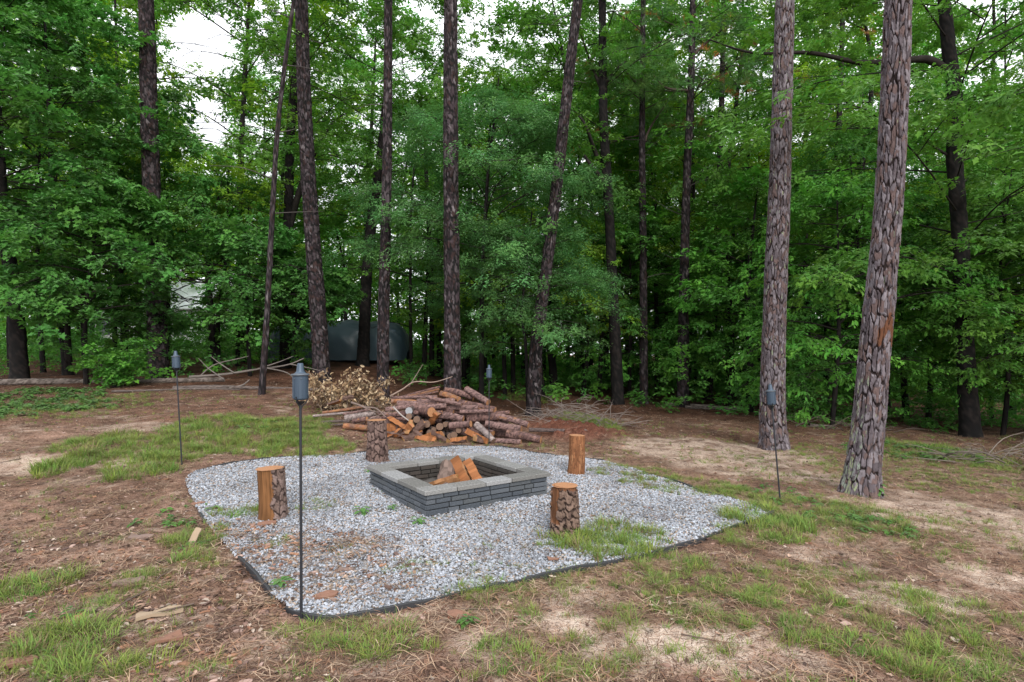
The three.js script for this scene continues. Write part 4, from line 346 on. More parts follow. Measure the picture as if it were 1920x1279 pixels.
// ------------------------------------------------------------------ fire pit
const stoneTex = (() => { const s = 256, d = new Uint8Array(s * s * 4); for (let j = 0; j < s; j++) for (let i = 0; i < s; i++) { const v = 165 + 34 * N2(i * 0.035, j * 0.035) + 22 * N2(i * 0.15, j * 0.15) + 30 * (rnd() - 0.5); d.set([v, v, v, 255], (j * s + i) * 4); } const t = new THREE.DataTexture(d, s, s); t.magFilter = THREE.LinearFilter; t.wrapS = t.wrapT = THREE.RepeatWrapping; t.needsUpdate = true; return t; })();
const stoneCol = stoneTex.clone(); stoneCol.colorSpace = THREE.SRGBColorSpace;
{
  const pit = thing('fire_pit', 'square fire pit of stacked slate-grey stone with smooth taupe capstones', 'fire pit', [PIT.x, groundY(PIT.x, PIT.z), PIT.z]); pit.rotation.y = PIT.yaw;
  const S = PIT.side, half = S / 2, wallH = 0.198, capT = 0.042, capW = 0.185, over = 0.028, wOut = half - over, thick = 0.15;
  const wallMats = [[0.145, 0.17, 0.205], [0.19, 0.215, 0.25], [0.115, 0.138, 0.17], [0.16, 0.18, 0.2]].map((c) => new THREE.MeshStandardMaterial({ color: C(...c), map: stoneCol, bumpMap: stoneTex, bumpScale: 0.004, roughness: 0.82 }));
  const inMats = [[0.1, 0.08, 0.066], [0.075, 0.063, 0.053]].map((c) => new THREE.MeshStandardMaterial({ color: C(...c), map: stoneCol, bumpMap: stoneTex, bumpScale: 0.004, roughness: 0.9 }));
  const capMats = [[0.47, 0.465, 0.455], [0.4, 0.39, 0.372], [0.56, 0.56, 0.565], [0.32, 0.312, 0.295]].map((c) => new THREE.MeshStandardMaterial({ color: C(...c), map: stoneCol, bumpMap: stoneTex, bumpScale: 0.0025, roughness: 0.55 }));
  const put = (geo, mat, name, q, lx, ly, lz) => { const m = part(name, geo, mat, pit); const a = q * Math.PI / 2, c = Math.cos(a), s = Math.sin(a); m.position.set(lx * c + lz * s, ly, -lx * s + lz * c); m.rotation.y = a; return m; };
  const dirt = new THREE.MeshStandardMaterial({ color: C(0.028, 0.028, 0.03), roughness: 1 });
  for (let q = 0; q < 4; q++) {
    // backing wall that the split-face stones are part of
    put(new THREE.BoxGeometry(2 * wOut - 0.03 - (q % 2 ? 2 * thick : 0), wallH + 0.05, thick - 0.035), dirt, 'joint_core', q, 0, (wallH - 0.05) / 2 - 0.002, wOut - thick / 2);
    for (const face of [0, 1]) { // outside and inside faces
      const z = face ? wOut - thick : wOut, L = face ? 2 * (wOut - thick) : 2 * wOut;
      const rows = [0, 0.053, 0.101, 0.15, wallH];
      for (let r = 0; r < 4; r++) {
        let x = -L / 2;
        while (x < L / 2 - 0.01) {
          let w = rr(0.1, 0.27); if (x + w > L / 2 - 0.08) w = L / 2 - x; const h = rows[r + 1] - rows[r], tall = h - 0.0085, dp = 0.05, o = rr(-0.006, 0.006);
          const g = new RoundedBoxGeometry(w - 0.009, tall, dp, 1, 0.005), a = g.attributes.position; for (let i = 0; i < a.count; i++) { const s = Math.sign(a.getZ(i)); a.setZ(i, a.getZ(i) + s * 0.004 * N3(a.getX(i) * 14 + x * 31, a.getY(i) * 30 + r * 7, q * 5)); a.setY(i, a.getY(i) + 0.0016 * N3(a.getX(i) * 9 + x * 17, r * 3, q * 3)); }
          put(g, face ? inMats[Math.floor(rnd() * 2)] : wallMats[Math.floor(rnd() * 4)], face ? 'inner_stone' : 'wall_stone', q, x + w / 2, rows[r] + h / 2, face ? z + dp / 2 - 0.012 + o : z - dp / 2 + 0.006 + o); x += w;
        }
      }
    }
    const cuts = [[0, 0.27, 0.52, 0.76, 1], [0, 0.3, 0.62, 1], [0, 0.24, 0.5, 0.72, 1], [0, 0.33, 0.66, 1]][q], run = S - capW;
    for (let i = 0; i < cuts.length - 1; i++) {
      const w = (cuts[i + 1] - cuts[i]) * run, g = new RoundedBoxGeometry(w - 0.008, capT, capW, 2, 0.006);
      const m = put(g, capMats[(i + q * 3) % 4], 'capstone', q, -half + cuts[i] * run + w / 2, wallH + capT / 2 + rr(-0.0015, 0.002), half - capW / 2); m.rotation.y += rr(-0.004, 0.004);
    }
  }
  const ash = new THREE.PlaneGeometry(2 * (wOut - thick), 2 * (wOut - thick), 24, 24), a = ash.attributes.position; for (let i = 0; i < a.count; i++) a.setZ(i, 0.02 * N2(a.getX(i) * 4, a.getY(i) * 4) + 0.008 * N2(a.getX(i) * 15, a.getY(i) * 15)); ash.rotateX(-Math.PI / 2); ash.computeVertexNormals();
  const as = part('ash_floor', ash, new THREE.MeshStandardMaterial({ color: C(0.06, 0.052, 0.046), roughness: 1 }), pit); as.position.y = 0.035;
}
// ------------------------------------------------------------------ wood pieces
const BARKS = {
  log: { cols: [[0.15, 0.088, 0.078], [0.2, 0.12, 0.105], [0.115, 0.07, 0.064], [0.22, 0.125, 0.095]], crack: [0.05, 0.03, 0.026] },
  pinkgrey: { cols: [[0.19, 0.118, 0.106], [0.235, 0.15, 0.135], [0.145, 0.092, 0.085]], crack: [0.07, 0.046, 0.042] },
  orange: { cols: [[0.3, 0.14, 0.075], [0.25, 0.115, 0.065], [0.22, 0.13, 0.09], [0.16, 0.09, 0.07]], crack: [0.2, 0.09, 0.04] },
  pale: { cols: [[0.32, 0.265, 0.245], [0.27, 0.22, 0.205], [0.21, 0.175, 0.165]], crack: [0.12, 0.09, 0.08] },
  dark: { cols: [[0.1, 0.075, 0.068], [0.13, 0.1, 0.092], [0.075, 0.058, 0.054]], crack: [0.05, 0.04, 0.035] },
};
function ringTexture(light, mid, dark) { // growth rings and checks of a sawn end
  const s = 256, cv = document.createElement('canvas'); cv.width = cv.height = s; const g = cv.getContext('2d'), im = g.createImageData(s, s);
  for (let j = 0; j < s; j++) for (let i = 0; i < s; i++) {
    const x = (i - 128) / 128, y = (j - 128) / 128, r = Math.hypot(x, y) * (1 + 0.05 * N2(x * 2, y * 2)), ring = 0.5 + 0.5 * Math.sin(r * 62 + 1.5 * N2(x * 3, y * 3)), saw = 0.5 + 0.5 * N2(x * 3, y * 26), th = Math.atan2(y, x), check = Math.abs(N2(Math.cos(th) * 4.2, Math.sin(th) * 4.2)) < 0.03 + 0.02 * (1 - r) && r > 0.15;
    const k = 0.55 * ring + 0.3 * saw + 0.25 * (rnd() - 0.5), c = check ? dark : light.map((v, n) => v + (mid[n] - v) * k); im.data.set([...c.map((v) => Math.max(0, Math.min(255, v))), 255], (j * s + i) * 4);
  }
  g.putImageData(im, 0, 0); const t = new THREE.CanvasTexture(cv); t.colorSpace = THREE.SRGBColorSpace; return t;
}
const END = { tan: new THREE.MeshStandardMaterial({ map: ringTexture([170, 124, 86], [124, 82, 52], [56, 37, 25]), roughness: 0.85 }), grey: new THREE.MeshStandardMaterial({ map: ringTexture([116, 92, 76], [80, 61, 49], [38, 30, 25]), roughness: 0.9 }), blue: new THREE.MeshStandardMaterial({ map: ringTexture([150, 152, 156], [116, 117, 120], [66, 65, 64]), roughness: 0.9 }) };
function disc(r, seg = 24) { const g = new THREE.CircleGeometry(r, seg), a = g.attributes.position; for (let i = 1; i < a.count; i++) { const th = Math.atan2(a.getY(i), a.getX(i)), k = 1 + 0.03 * N2(Math.cos(th) * 1.5, Math.sin(th) * 1.5 + r * 40); a.setXYZ(i, a.getX(i) * k, a.getY(i) * k, 0.0); } g.computeVertexNormals(); return g; }
function roundLog(name, label, category, a, b, r, kind, group, end) {
  const mid = a.clone().add(b).multiplyScalar(0.5), g = thing(name, label, category, [mid.x, mid.y, mid.z], group), A = a.clone().sub(mid), B = b.clone().sub(mid), bend = V(rr(-1, 1), rr(-0.5, 1), rr(-1, 1)).multiplyScalar(r * 0.25);
  const K = BARKS[kind], L = A.distanceTo(B), k0 = rr(0.92, 1.06), k1 = rr(0.86, 1), bt = rr(0, 6.28), peel = kind === 'orange' ? 0.4 : rr(-0.6, 0.08), sd = Math.floor(rnd() * 900);
  const geo = barkTube([A, A.clone().lerp(B, 0.5).add(bend), B], [r * k0, r * (k0 + k1) / 2, r * k1], { seg: 18, step: Math.max(0.018, L / 50), nc: Math.max(5, Math.round(r * 80)), cellH: 0.07, depth: Math.min(0.009, r * 0.1), cols: K.cols, crack: K.crack, seed: sd, lump: 0.06, bareCol: [0.34, 0.17, 0.08], bare: (th, t, h) => N3(Math.cos(th - bt) * 0.9, Math.sin(th - bt) * 0.9, t * 2.4 + sd) > 0.75 - peel ? 1 : 0 });
  part('bark', geo, M.bark, g);
  const tg = B.clone().sub(A).normalize(), em = END[end ?? (kind === 'dark' || kind === 'pale' ? 'grey' : 'tan')];
  for (const [p, s, rad] of [[A, -1, r * k0], [B, 1, r * k1]]) { const c = part('cut_end', disc(rad * 0.97), em, g); c.position.copy(p).addScaledVector(tg, s * 0.002); c.quaternion.setFromUnitVectors(V(0, 0, 1), tg.clone().multiplyScalar(s)); }
  return g;
}
function splitGeo(l, r, ang, bark) { // a split sector of a log along x, bark on the round side, fibrous faces
  const cs = [[0, 0, 1]]; for (let i = 0; i <= 5; i++) { const a = -ang / 2 + ang * i / 5; cs.push([Math.cos(a) * r, Math.sin(a) * r, i === 0 || i === 5 ? 1 : 0]); }
  const n = 14, pos = [], col = [], m = cs.length, P = [], q = rr(0, 99);
  for (let i = 0; i <= n; i++) P.push(cs.map(([y, z, f], j) => { const x = (i / n - 0.5) * l, e = i === 0 || i === n ? rr(-0.02, 0.02) : 0; return V(x + e, y - r * 0.4 + 0.012 * N3(x * 6, j * 2.3, q) + 0.004 * rr(-1, 1), z + 0.012 * N3(x * 6 + 40, j * 2.3, q)); }));
  const face = (a, b, c, cl) => { for (const v of [a, b, c]) { pos.push(v.x, v.y, v.z); col.push(...cl); } };
  for (let j = 0; j < m; j++) for (let i = 0; i < n; i++) { const k = (j + 1) % m, isBark = j > 0 && j < m - 1, t = 0.75 + 0.5 * rnd() * 0.6 + 0.25 * N3(j * 5, i * 0.3, q), s = isBark ? bark : [0.31, 0.125, 0.05], cl = s.map((v) => v * t); face(P[i][j], P[i][k], P[i + 1][j], cl); face(P[i][k], P[i + 1][k], P[i + 1][j], cl); }
  for (const i of [0, n]) { const c = V(); P[i].forEach((v) => c.add(v)); c.multiplyScalar(1 / m); for (let j = 0; j < m; j++) { const cl = [0.34, 0.17, 0.08].map((v) => v * rr(0.8, 1.1)); i ? face(c, P[i][(j + 1) % m], P[i][j], cl) : face(c, P[i][j], P[i][(j + 1) % m], cl); } }
  const g = geoFrom(pos, false); g.setAttribute('color', new THREE.Float32BufferAttribute(col, 3)); g.computeVertexNormals(); return g;
}
// stools: upright log rounds
for (const s of STUMP) {
  const y = gravelY(s.x, s.z), g = thing('log_stool', s.label, 'log stool', [s.x, y, s.z], 'log stools round the fire pit'), b = s.bare;
  const K = b === 3 ? { cols: [[0.27, 0.12, 0.055], [0.21, 0.092, 0.043], [0.31, 0.155, 0.075]], crack: [0.12, 0.05, 0.026] } : b === 1 ? { cols: [[0.17, 0.12, 0.1], [0.22, 0.16, 0.14], [0.13, 0.095, 0.085]], crack: [0.06, 0.042, 0.036] } : b === 2 ? { cols: [[0.15, 0.1, 0.075], [0.19, 0.13, 0.1], [0.12, 0.08, 0.065]], crack: [0.035, 0.024, 0.02] } : { cols: [[0.15, 0.1, 0.085], [0.19, 0.13, 0.11], [0.12, 0.08, 0.07]], crack: [0.045, 0.03, 0.026] };
  const geo = barkTube([V(0, -0.03, 0), V(0.004, s.h * 0.3, 0), V(b === 1 ? -0.006 : 0, s.h * 0.7, 0.003), V(b === 1 ? -0.012 : b === 2 ? 0.006 : -0.002, s.h, 0)], [s.rb * 1.04, s.rb * 0.99, (s.rb + s.rt) / 2 * 0.97, s.rt * 0.97], { seg: 110, step: 0.0065, nc: b === 3 ? 22 : b === 2 ? 11 : 12, cellH: b === 3 ? 0.3 : b === 2 ? 0.085 : 0.11, depth: b === 3 ? 0.004 : b === 2 ? 0.02 : 0.014, crackW: b === 3 ? 0.03 : 0.13, cols: K.cols, crack: K.crack, seed: 11 + b * 17, lump: 0.05,
    bareCol: b === 1 ? [0.215, 0.102, 0.042] : [0.2, 0.09, 0.044], bare: b === 1 ? (th, t) => Math.cos(th - 3.85 + 0.22 * N2(t * 2, 2) + 0.05 * N2(t * 14, 7)) > 0.3 ? 1 : 0 : b === 2 ? (th, t, h) => (Math.cos(th - 3.5 + 0.3 * N2(t * 4, 1)) > 0.88 && t > 0.3) || t > 0.95 + 0.03 * N2(th * 3, 4) ? 1 : 0 : null });
  part('bark', geo, M.bark, g);
  const c = part('cut_top', disc(s.rt * 0.965, 40), END.tan, g); c.rotation.x = -Math.PI / 2; c.position.set(b === 1 ? -0.012 : b === 2 ? 0.006 : -0.002, s.h + 0.001, 0);
  g.rotation.y = 0; g.rotation.z = b === 1 ? 0.02 : b === 3 ? -0.035 : 0;
}
// firewood leaning in the pit: from foot to head, [x, y, z] about the pit's middle
[[[0.1, 0.06, 0.14], [-0.04, 0.29, -0.1], 0.12, 1.5, 2.5, 'tallest orange split log leaning up in the fire pit'], [[0.24, 0.06, 0.06], [0.09, 0.28, -0.12], 0.1, 1.0, 2.9, 'pale flat-sided split log leaning right in the fire pit'], [[-0.12, 0.06, 0.2], [-0.12, 0.25, -0.12], 0.11, 1.9, 0.4, 'brown bark-backed split log leaning left in the fire pit'], [[-0.3, 0.1, 0.2], [-0.02, 0.17, 0.12], 0.09, 1.8, 2.2, 'short orange split log lying low at the front of the fire pit'], [[0.14, 0.06, -0.2], [0.0, 0.25, -0.14], 0.09, 1.6, 1.2, 'reddish split log behind the tallest one in the fire pit']].forEach(([f, h, r, ang, roll, label], i) => {
  const A = V(...f), B = V(...h), m = top('firewood', splitGeo(A.distanceTo(B) + 0.06, r, ang, i === 2 ? [0.17, 0.12, 0.1] : [0.34, 0.17, 0.08]), M.wood, label, 'firewood', 'split logs in the fire pit');
  m.position.copy(A).lerp(B, 0.5).add(V(PIT.x + 0.02, groundY(PIT.x, PIT.z), PIT.z)); m.quaternion.setFromUnitVectors(V(1, 0, 0), B.sub(A).normalize()); m.rotateX(roll);
});
// woodpile
const KIND = ['log', 'pinkgrey', 'orange', 'pale', 'dark', 'dark', 'dark'];
LOGS.forEach((q) => { const a = V(...q.a), b = V(...q.b), fl = (p) => { p.y = Math.max(p.y, groundY(p.x, p.z) + q.r * 0.8); return p; }; roundLog('log', q.label, 'log', fl(a), fl(b), q.r, KIND[q.k], 'logs heaped in the woodpile', q.k === 6 ? 'blue' : q.k === 5 ? 'grey' : null); });
SPLITS.forEach((q, i) => {
  const r = rr(0.06, 0.1), m = top('split_log', splitGeo(q.l * 0.9, r, rr(1.2, 2.6), [0.13, 0.08, 0.065]), M.wood, i === 14 || i === 15 ? 'orange split log at the front of the pile under the pale slanted log' : i === 18 || i === 19 ? 'orange split chunk lying against the dead leafy brush' : 'rough orange split log in the heap behind the dark stool', 'split log', i === 14 || i === 15 ? 'splits under the slanted log' : i === 18 || i === 19 ? 'chunks by the brush' : 'orange splits at the front of the woodpile');
  m.position.set(q.p[0], Math.max(q.p[1], groundY(q.p[0], q.p[2]) + 0.05), q.p[2]); m.rotation.set(0, rr(-0.9, 0.9), q.rz * 0.6); m.rotateX(rr(0, 6.28));
});
const tv = (l) => l.map((p) => V(...p));
PILEBR.forEach((q, i) => top('branch', stick(tv(q.p), q.r0 * 0.72, q.r1 * 0.72, 8, i === 4 ? [0.36, 0.32, 0.3] : i === 0 ? [0.3, 0.22, 0.18] : [0.2, 0.15, 0.13], 6), M.twig, q.label, 'branch'));
FALL.forEach((q, i) => {
  const P = tv(q.p).map((p) => { if (i !== 3) p.y = groundY(p.x, p.z) + q.r0 * 0.7; else p.y = Math.max(p.y, groundY(p.x, p.z) + 0.05); return p; }), bleached = i === 3 || i === 1 || i === 2;
  const o = thing(i === 0 || i === 4 || i === 5 ? 'fallen_log' : 'branch', q.label, i === 0 ? 'fallen log' : 'branch', [P[0].x, P[0].y, P[0].z]), loc = P.map((p) => p.sub(o.position.clone()));
  if (i === 3) { part('bough', stick(loc, q.r0 * 0.8, q.r1, 8, [0.17, 0.145, 0.13], 6), M.twig, o); for (const w of q.twigs) part('side_twig', stick(tv(w.p).map((p) => { p.y = Math.max(p.y, groundY(p.x, p.z) + 0.03); return p.sub(o.position); }), w.r0, w.r1, 5, [0.18, 0.155, 0.14], 4), M.twig, o); }
  else { part('bark', barkTube(loc, loc.map((_, k) => q.r0 + (q.r1 - q.r0) * k / (loc.length - 1)), { seg: 16, step: 0.04, nc: 8, cellH: 0.14, depth: q.r0 * 0.12, cols: bleached ? [[0.16, 0.13, 0.115], [0.12, 0.1, 0.09]] : [[0.15, 0.125, 0.11], [0.2, 0.17, 0.15], [0.11, 0.09, 0.08]], crack: [0.06, 0.05, 0.04], seed: 5 + i, lump: 0.12 }), M.bark, o); }
});
console.log('wood');
// ------------------------------------------------------------------ torches
{
  const blue = new THREE.MeshStandardMaterial({ color: C(0.04, 0.063, 0.093), roughness: 0.5, metalness: 0.25 }), pole = new THREE.MeshStandardMaterial({ color: C(0.022, 0.024, 0.03), roughness: 0.55, metalness: 0.4 }), trim = new THREE.MeshStandardMaterial({ color: C(0.075, 0.09, 0.11), roughness: 0.5, metalness: 0.3 });
  TORCH.forEach((t, i) => {
    const y0 = groundY(t.x, t.z), dx = t.top[0] - t.x, H = t.top[1] - y0, L = Math.hypot(dx, H), g = thing('garden_torch', t.label, 'garden torch', [t.x, y0, t.z], 'torches round the gravel patch'); g.rotation.z = -Math.atan2(dx, H);
    const b = L - 0.215; // bottom of the canister
    part('pole', new THREE.CylinderGeometry(0.0075, 0.0085, b + 0.08, 10).translate(0, (b + 0.08) / 2 - 0.1, 0), pole, g);
    const arm = new THREE.CatmullRomCurve3([V(0.004, b - 0.055, 0), V(0.012, b - 0.035, 0), V(0.036, b - 0.01, 0), V(0.045, b + 0.02, 0)]); for (let k = 0; k < 3; k++) { const a = part('bracket_arm', new THREE.TubeGeometry(arm, 12, 0.004, 6), pole, g); a.rotation.y = k * 2.094 + 0.3; }
    part('bracket_plate', new THREE.CylinderGeometry(0.03, 0.014, 0.016, 16).translate(0, b - 0.018, 0), pole, g);
    const can = part('canister', new THREE.LatheGeometry([[0.0, 0], [0.032, 0], [0.038, 0.004], [0.041, 0.012], [0.0435, 0.14], [0.0435, 0.143], [0, 0.143]].map(([x, y]) => new THREE.Vector2(x, y)), 28).translate(0, b, 0), blue, g);
    for (let k = 0; k < 10; k++) { const a = k * 0.6283; const r = part('rib', new THREE.BoxGeometry(0.004, 0.122, 0.004).translate(0, b + 0.073, 0), blue, can); r.position.set(Math.sin(a) * 0.0425, 0, Math.cos(a) * 0.0425); r.rotation.y = a; }
    part('collar', new THREE.TorusGeometry(0.046, 0.0062, 10, 32).rotateX(Math.PI / 2).translate(0, b + 0.147, 0), trim, g);
    part('collar_plate', new THREE.CylinderGeometry(0.03, 0.046, 0.008, 28).translate(0, b + 0.153, 0), trim, g);
    const lid = part('snuffer', new THREE.LatheGeometry([[0.033, 0.156], [0.028, 0.161], [0.0225, 0.168], [0.0175, 0.21], [0.014, 0.2145], [0, 0.215]].map(([x, y]) => new THREE.Vector2(x, y)), 24).translate(0, b, 0), blue, g);
    if (i === 2) { part('handle', new THREE.TorusGeometry(0.02, 0.006, 8, 16).translate(-0.052, b + 0.125, 0), pole, g); part('knob', new THREE.LatheGeometry([[0, 0.215], [0.007, 0.216], [0.008, 0.224], [0.004, 0.232], [0, 0.233]].map(([x, y]) => new THREE.Vector2(x, y)), 12).translate(0, b, 0), trim, g); }
    const rv = new THREE.SphereGeometry(0.004, 8, 6); for (const s of [-1, 1]) part('rivet', rv, trim, g).position.set(s * 0.02, b + 0.125, 0.039);
  });
}
// ------------------------------------------------------------------ trees
function trunkFrom(t) {
  const P = t.pts.map((p) => V(p[0], p[1] ?? 0, p[2])); P[0].y = groundY(P[0].x, P[0].z) - 0.12;
  const n = P.length, R = t.rad.slice(), last = P[n - 1], prev = P[n - 2], dir = last.clone().sub(prev).normalize(), y0 = groundY(P[0].x, P[0].z), need = y0 + t.H - last.y;
  if (need > 0.4) { const steps = 3; for (let k = 1; k <= steps; k++) { P.push(last.clone().addScaledVector(dir, need * k / steps / Math.max(0.3, dir.y))); R.push(Math.max(0.02, R[n - 1] * (1 - 0.8 * k / steps))); } }
  const at = (y) => { let i = 1; while (i < P.length - 1 && P[i].y < y) i++; const k = Math.max(0, Math.min(1, (y - P[i - 1].y) / (P[i].y - P[i - 1].y))); return P[i - 1].clone().lerp(P[i], k); };
  const rAt = (y) => { let i = 1; while (i < P.length - 1 && P[i].y < y) i++; const k = Math.max(0, Math.min(1, (y - P[i - 1].y) / (P[i].y - P[i - 1].y))); return R[i - 1] + (R[i] - R[i - 1]) * k; };
  return { P, R, at, rAt, y0 };
}
const PB = {
  near: { cols: [[0.138, 0.12, 0.131], [0.106, 0.09, 0.098], [0.19, 0.17, 0.182], [0.122, 0.086, 0.08], [0.088, 0.073, 0.079], [0.155, 0.134, 0.145]], crack: [0.02, 0.014, 0.013] },
  mid: { cols: [[0.036, 0.027, 0.03], [0.05, 0.038, 0.042], [0.078, 0.066, 0.069], [0.026, 0.019, 0.021], [0.042, 0.026, 0.024], [0.062, 0.05, 0.054], [0.15, 0.132, 0.135]], crack: [0.012, 0.009, 0.009] },
  oak: { cols: [[0.018, 0.015, 0.0145], [0.027, 0.0225, 0.021], [0.014, 0.0125, 0.012]], crack: [0.008, 0.007, 0.007] },
};
const KN = { pine: 'pine_tree', oak: 'oak_tree', maple: 'maple_tree', holly: 'holly_tree' };
TREES.forEach((t, i) => {
  const k = trunkFrom(t), o = thing(KN[t.kind], t.label, 'tree', [k.P[0].x, k.y0, k.P[0].z]), off = o.position.clone(), loc = k.P.map((p) => p.clone().sub(off));
  const near = t.near ?? 0, B = t.kind === 'pine' ? (near === 1 || near === 2 ? PB.near : PB.mid) : PB.oak, r0 = t.rad[0];
  const visible = near === 1 ? 8 : near === 2 ? 9 : 12;
  const spec = { seg: near === 1 ? 190 : near === 2 ? 140 : near === 3 ? 60 : 24, step: near === 1 ? 0.011 : near === 2 ? 0.015 : near === 3 ? 0.027 : 0.06, nc: near === 1 ? 19 : near === 2 ? 20 : Math.max(6, Math.round(r0 * 60)), cellH: near === 1 ? 0.3 : near === 2 ? 0.27 : 0.26, flakeH: near === 1 ? 0.085 : near === 2 ? 0.085 : 0.1, depth: near === 1 ? 0.021 : near === 2 ? 0.018 : Math.min(0.02, r0 * 0.11), crackW: near <= 2 && near ? 0.11 : 0.18, cols: B.cols, crack: B.crack, seed: 40 + i * 13, lump: 0.045, flare: 1,
    lichen: near === 1 ? (th, s, n) => (s < 1.5 && Math.cos(th - 2.6) > 0.2 ? 0.16 * (1.5 - s) + n * 0.3 - 0.16 : n - 0.9) : near === 2 ? (th, s, n) => n * 0.6 - 0.42 : null,
    scar: near === 1 ? (th, s, h) => (Math.cos(th - 5.0) > 0.72 && Math.abs(s - 2.0 - 0.1 * Math.cos(th * 5)) < 0.1 ? [0.13, 0.058, 0.032] : null) : null };
  if (near === 1 || near === 2) { // fine bark up to above the frame, coarser beyond
    let m = loc.findIndex((p, q) => q === t.pts.length - 1); const low = loc.slice(0, m + 1), lr = k.R.slice(0, m + 1), hi = loc.slice(m), hr = k.R.slice(m);
    part('trunk', barkTube(low, lr, spec), M.bark, o); part('upper_trunk', barkTube(hi, hr, { ...spec, seg: 24, step: 0.15, flare: 0 }), M.bark, o);
  } else part('trunk', barkTube(loc, k.R, spec), M.bark, o);
  const local = (y) => k.at(y).sub(off), sc = [];
  for (const L of t.limbs ?? []) { const pts = L.map(([x, y, w]) => V(x, y, k.P[0].z).sub(off)); pts.forEach((p, q) => { p.z += (q / (pts.length - 1)) * rr(-0.9, 0.9); }); part('limb', stick(pts, L[0][2], 0.012, 8, t.kind === 'pine' ? [0.1, 0.075, 0.065] : BCOL.dark, 5), M.twig, o);
    const cv = new THREE.CatmullRomCurve3(pts); for (let q = 0; q < 40; q++) { const u = rr(0.35, 1), p = cv.getPoint(u).add(V(rr(-0.6, 0.6), rr(-0.4, 0.6), rr(-0.6, 0.6))); sc.push({ p: p.add(off), dir: V(rr(-1, 1), rr(-0.2, 0.4), rr(-1, 1)), s: rr(0.35, 0.6) }); } }
  if (t.kind === 'pine') {
    const cr = t.crown ?? [t.H * 0.66, t.H - 0.3, 12, 2.6, 110];
    const s = growCrown(o, (y) => local(y + k.y0), (y) => k.rAt(y + k.y0), cr, { bcol: [0.1, 0.078, 0.068], size: 0.6, pine: 1, rise: 0.35, droop: -0.05, scatter: 0.25 });
    // dead snags below the crown
    for (let q = 0; q < (near >= 3 ? 7 : 3); q++) { const y = rr(cr[0] * 0.45, cr[0]), a = rr(0, 6.28), p = local(y + k.y0), L = rr(0.4, 1.5) * (near <= 2 ? 0.25 : 1); part('dead_branch', stick([p, p.clone().add(V(Math.cos(a) * L * 0.5, L * 0.12, Math.sin(a) * L * 0.5)), p.clone().add(V(Math.cos(a) * L, L * rr(0, 0.4), Math.sin(a) * L))], 0.014, 0.004, 5, BCOL.grey, 3), M.twig, o); }
    const rust = s.filter((_, q) => t.crown && q % 11 === 0); crownFrom(s.filter((q) => !rust.includes(q)), 'pine', 'pine', o, M.needle); if (rust.length) crownFrom(rust, 'pine', 'rust', o, M.needle);
    if (sc.length) crownFrom(sc.map((q) => ({ ...q, p: q.p.clone().sub(off), s: q.s * 1.3 })), 'pine', 'pine', o, M.needle);
  } else {
    const s = growCrown(o, (y) => local(y + k.y0), (y) => k.rAt(y + k.y0), t.crown, { bcol: BCOL.dark, size: t.leaf === 'tiny' ? 0.5 : 0.46, rise: t.kind === 'maple' ? 0.15 : 0.3, droop: t.kind === 'maple' ? 0.11 : 0.08, subs: 6, fine: t.kind === 'oak' ? 0.5 : 0.8, scatter: t.leaf === 'tiny' ? 0.22 : 0.34 });
    crownLocal(s.concat(sc.map((q) => ({ ...q, p: q.p.clone().sub(off) }))), t.leaf, t.tint, o, off);
  }
});
function crownLocal(list, kind, tint, o, off) { // the gap test runs in world space
  crownFrom(list, kind, tint, o);
}
console.log('trees');
// saplings and slim trunks further in
const HINT = ['fresh', 'mid', 'mid', 'deep', 'bright', 'fresh'];
SAP.forEach((s, i) => {
  const y0 = groundY(s.b, s.z), o = thing('sapling', s.label, 'young tree', [s.b, y0, s.z], 'slim trunks standing inside the woods'), h = Math.max(3.5, s.top[1] - y0), H = h + rr(1.5, 3.5), lean = (s.top[0] - s.b) / h;
  const P = [V(0, -0.1, 0), V(lean * h * 0.4 + rr(-0.1, 0.1), h * 0.4, 0), V(lean * h, h, rr(-0.2, 0.2)), V(lean * H + rr(-0.3, 0.3), H, rr(-0.3, 0.3))];
  part('trunk', barkTube(P, [s.r * 1.15, s.r, s.r * 0.75, 0.012], { seg: 9, step: 0.14, nc: 5, cellH: 0.2, depth: s.r * 0.1, cols: PB.oak.cols, crack: PB.oak.crack, seed: 300 + i, lump: 0.08 }), M.bark, o);
  const cv = new THREE.CatmullRomCurve3(P), at = (y) => cv.getPoint(Math.max(0, Math.min(1, y / H))), low = rr(1.9, 3.1), deep = -s.z > 19;
  const sp2 = growCrown(o, at, () => s.r, [low, H, 15, rr(1.5, 2.3), deep ? 210 : 260], { bcol: BCOL.dark, size: 0.5, rise: 0.25, droop: 0.1, subs: 4, scatter: 0.32 });
  crownLocal(sp2, i % 3 === 0 ? 'oval' : i % 3 === 1 ? 'lobed' : 'star', HINT[i % HINT.length], o, o.position);
});
console.log('saplings');
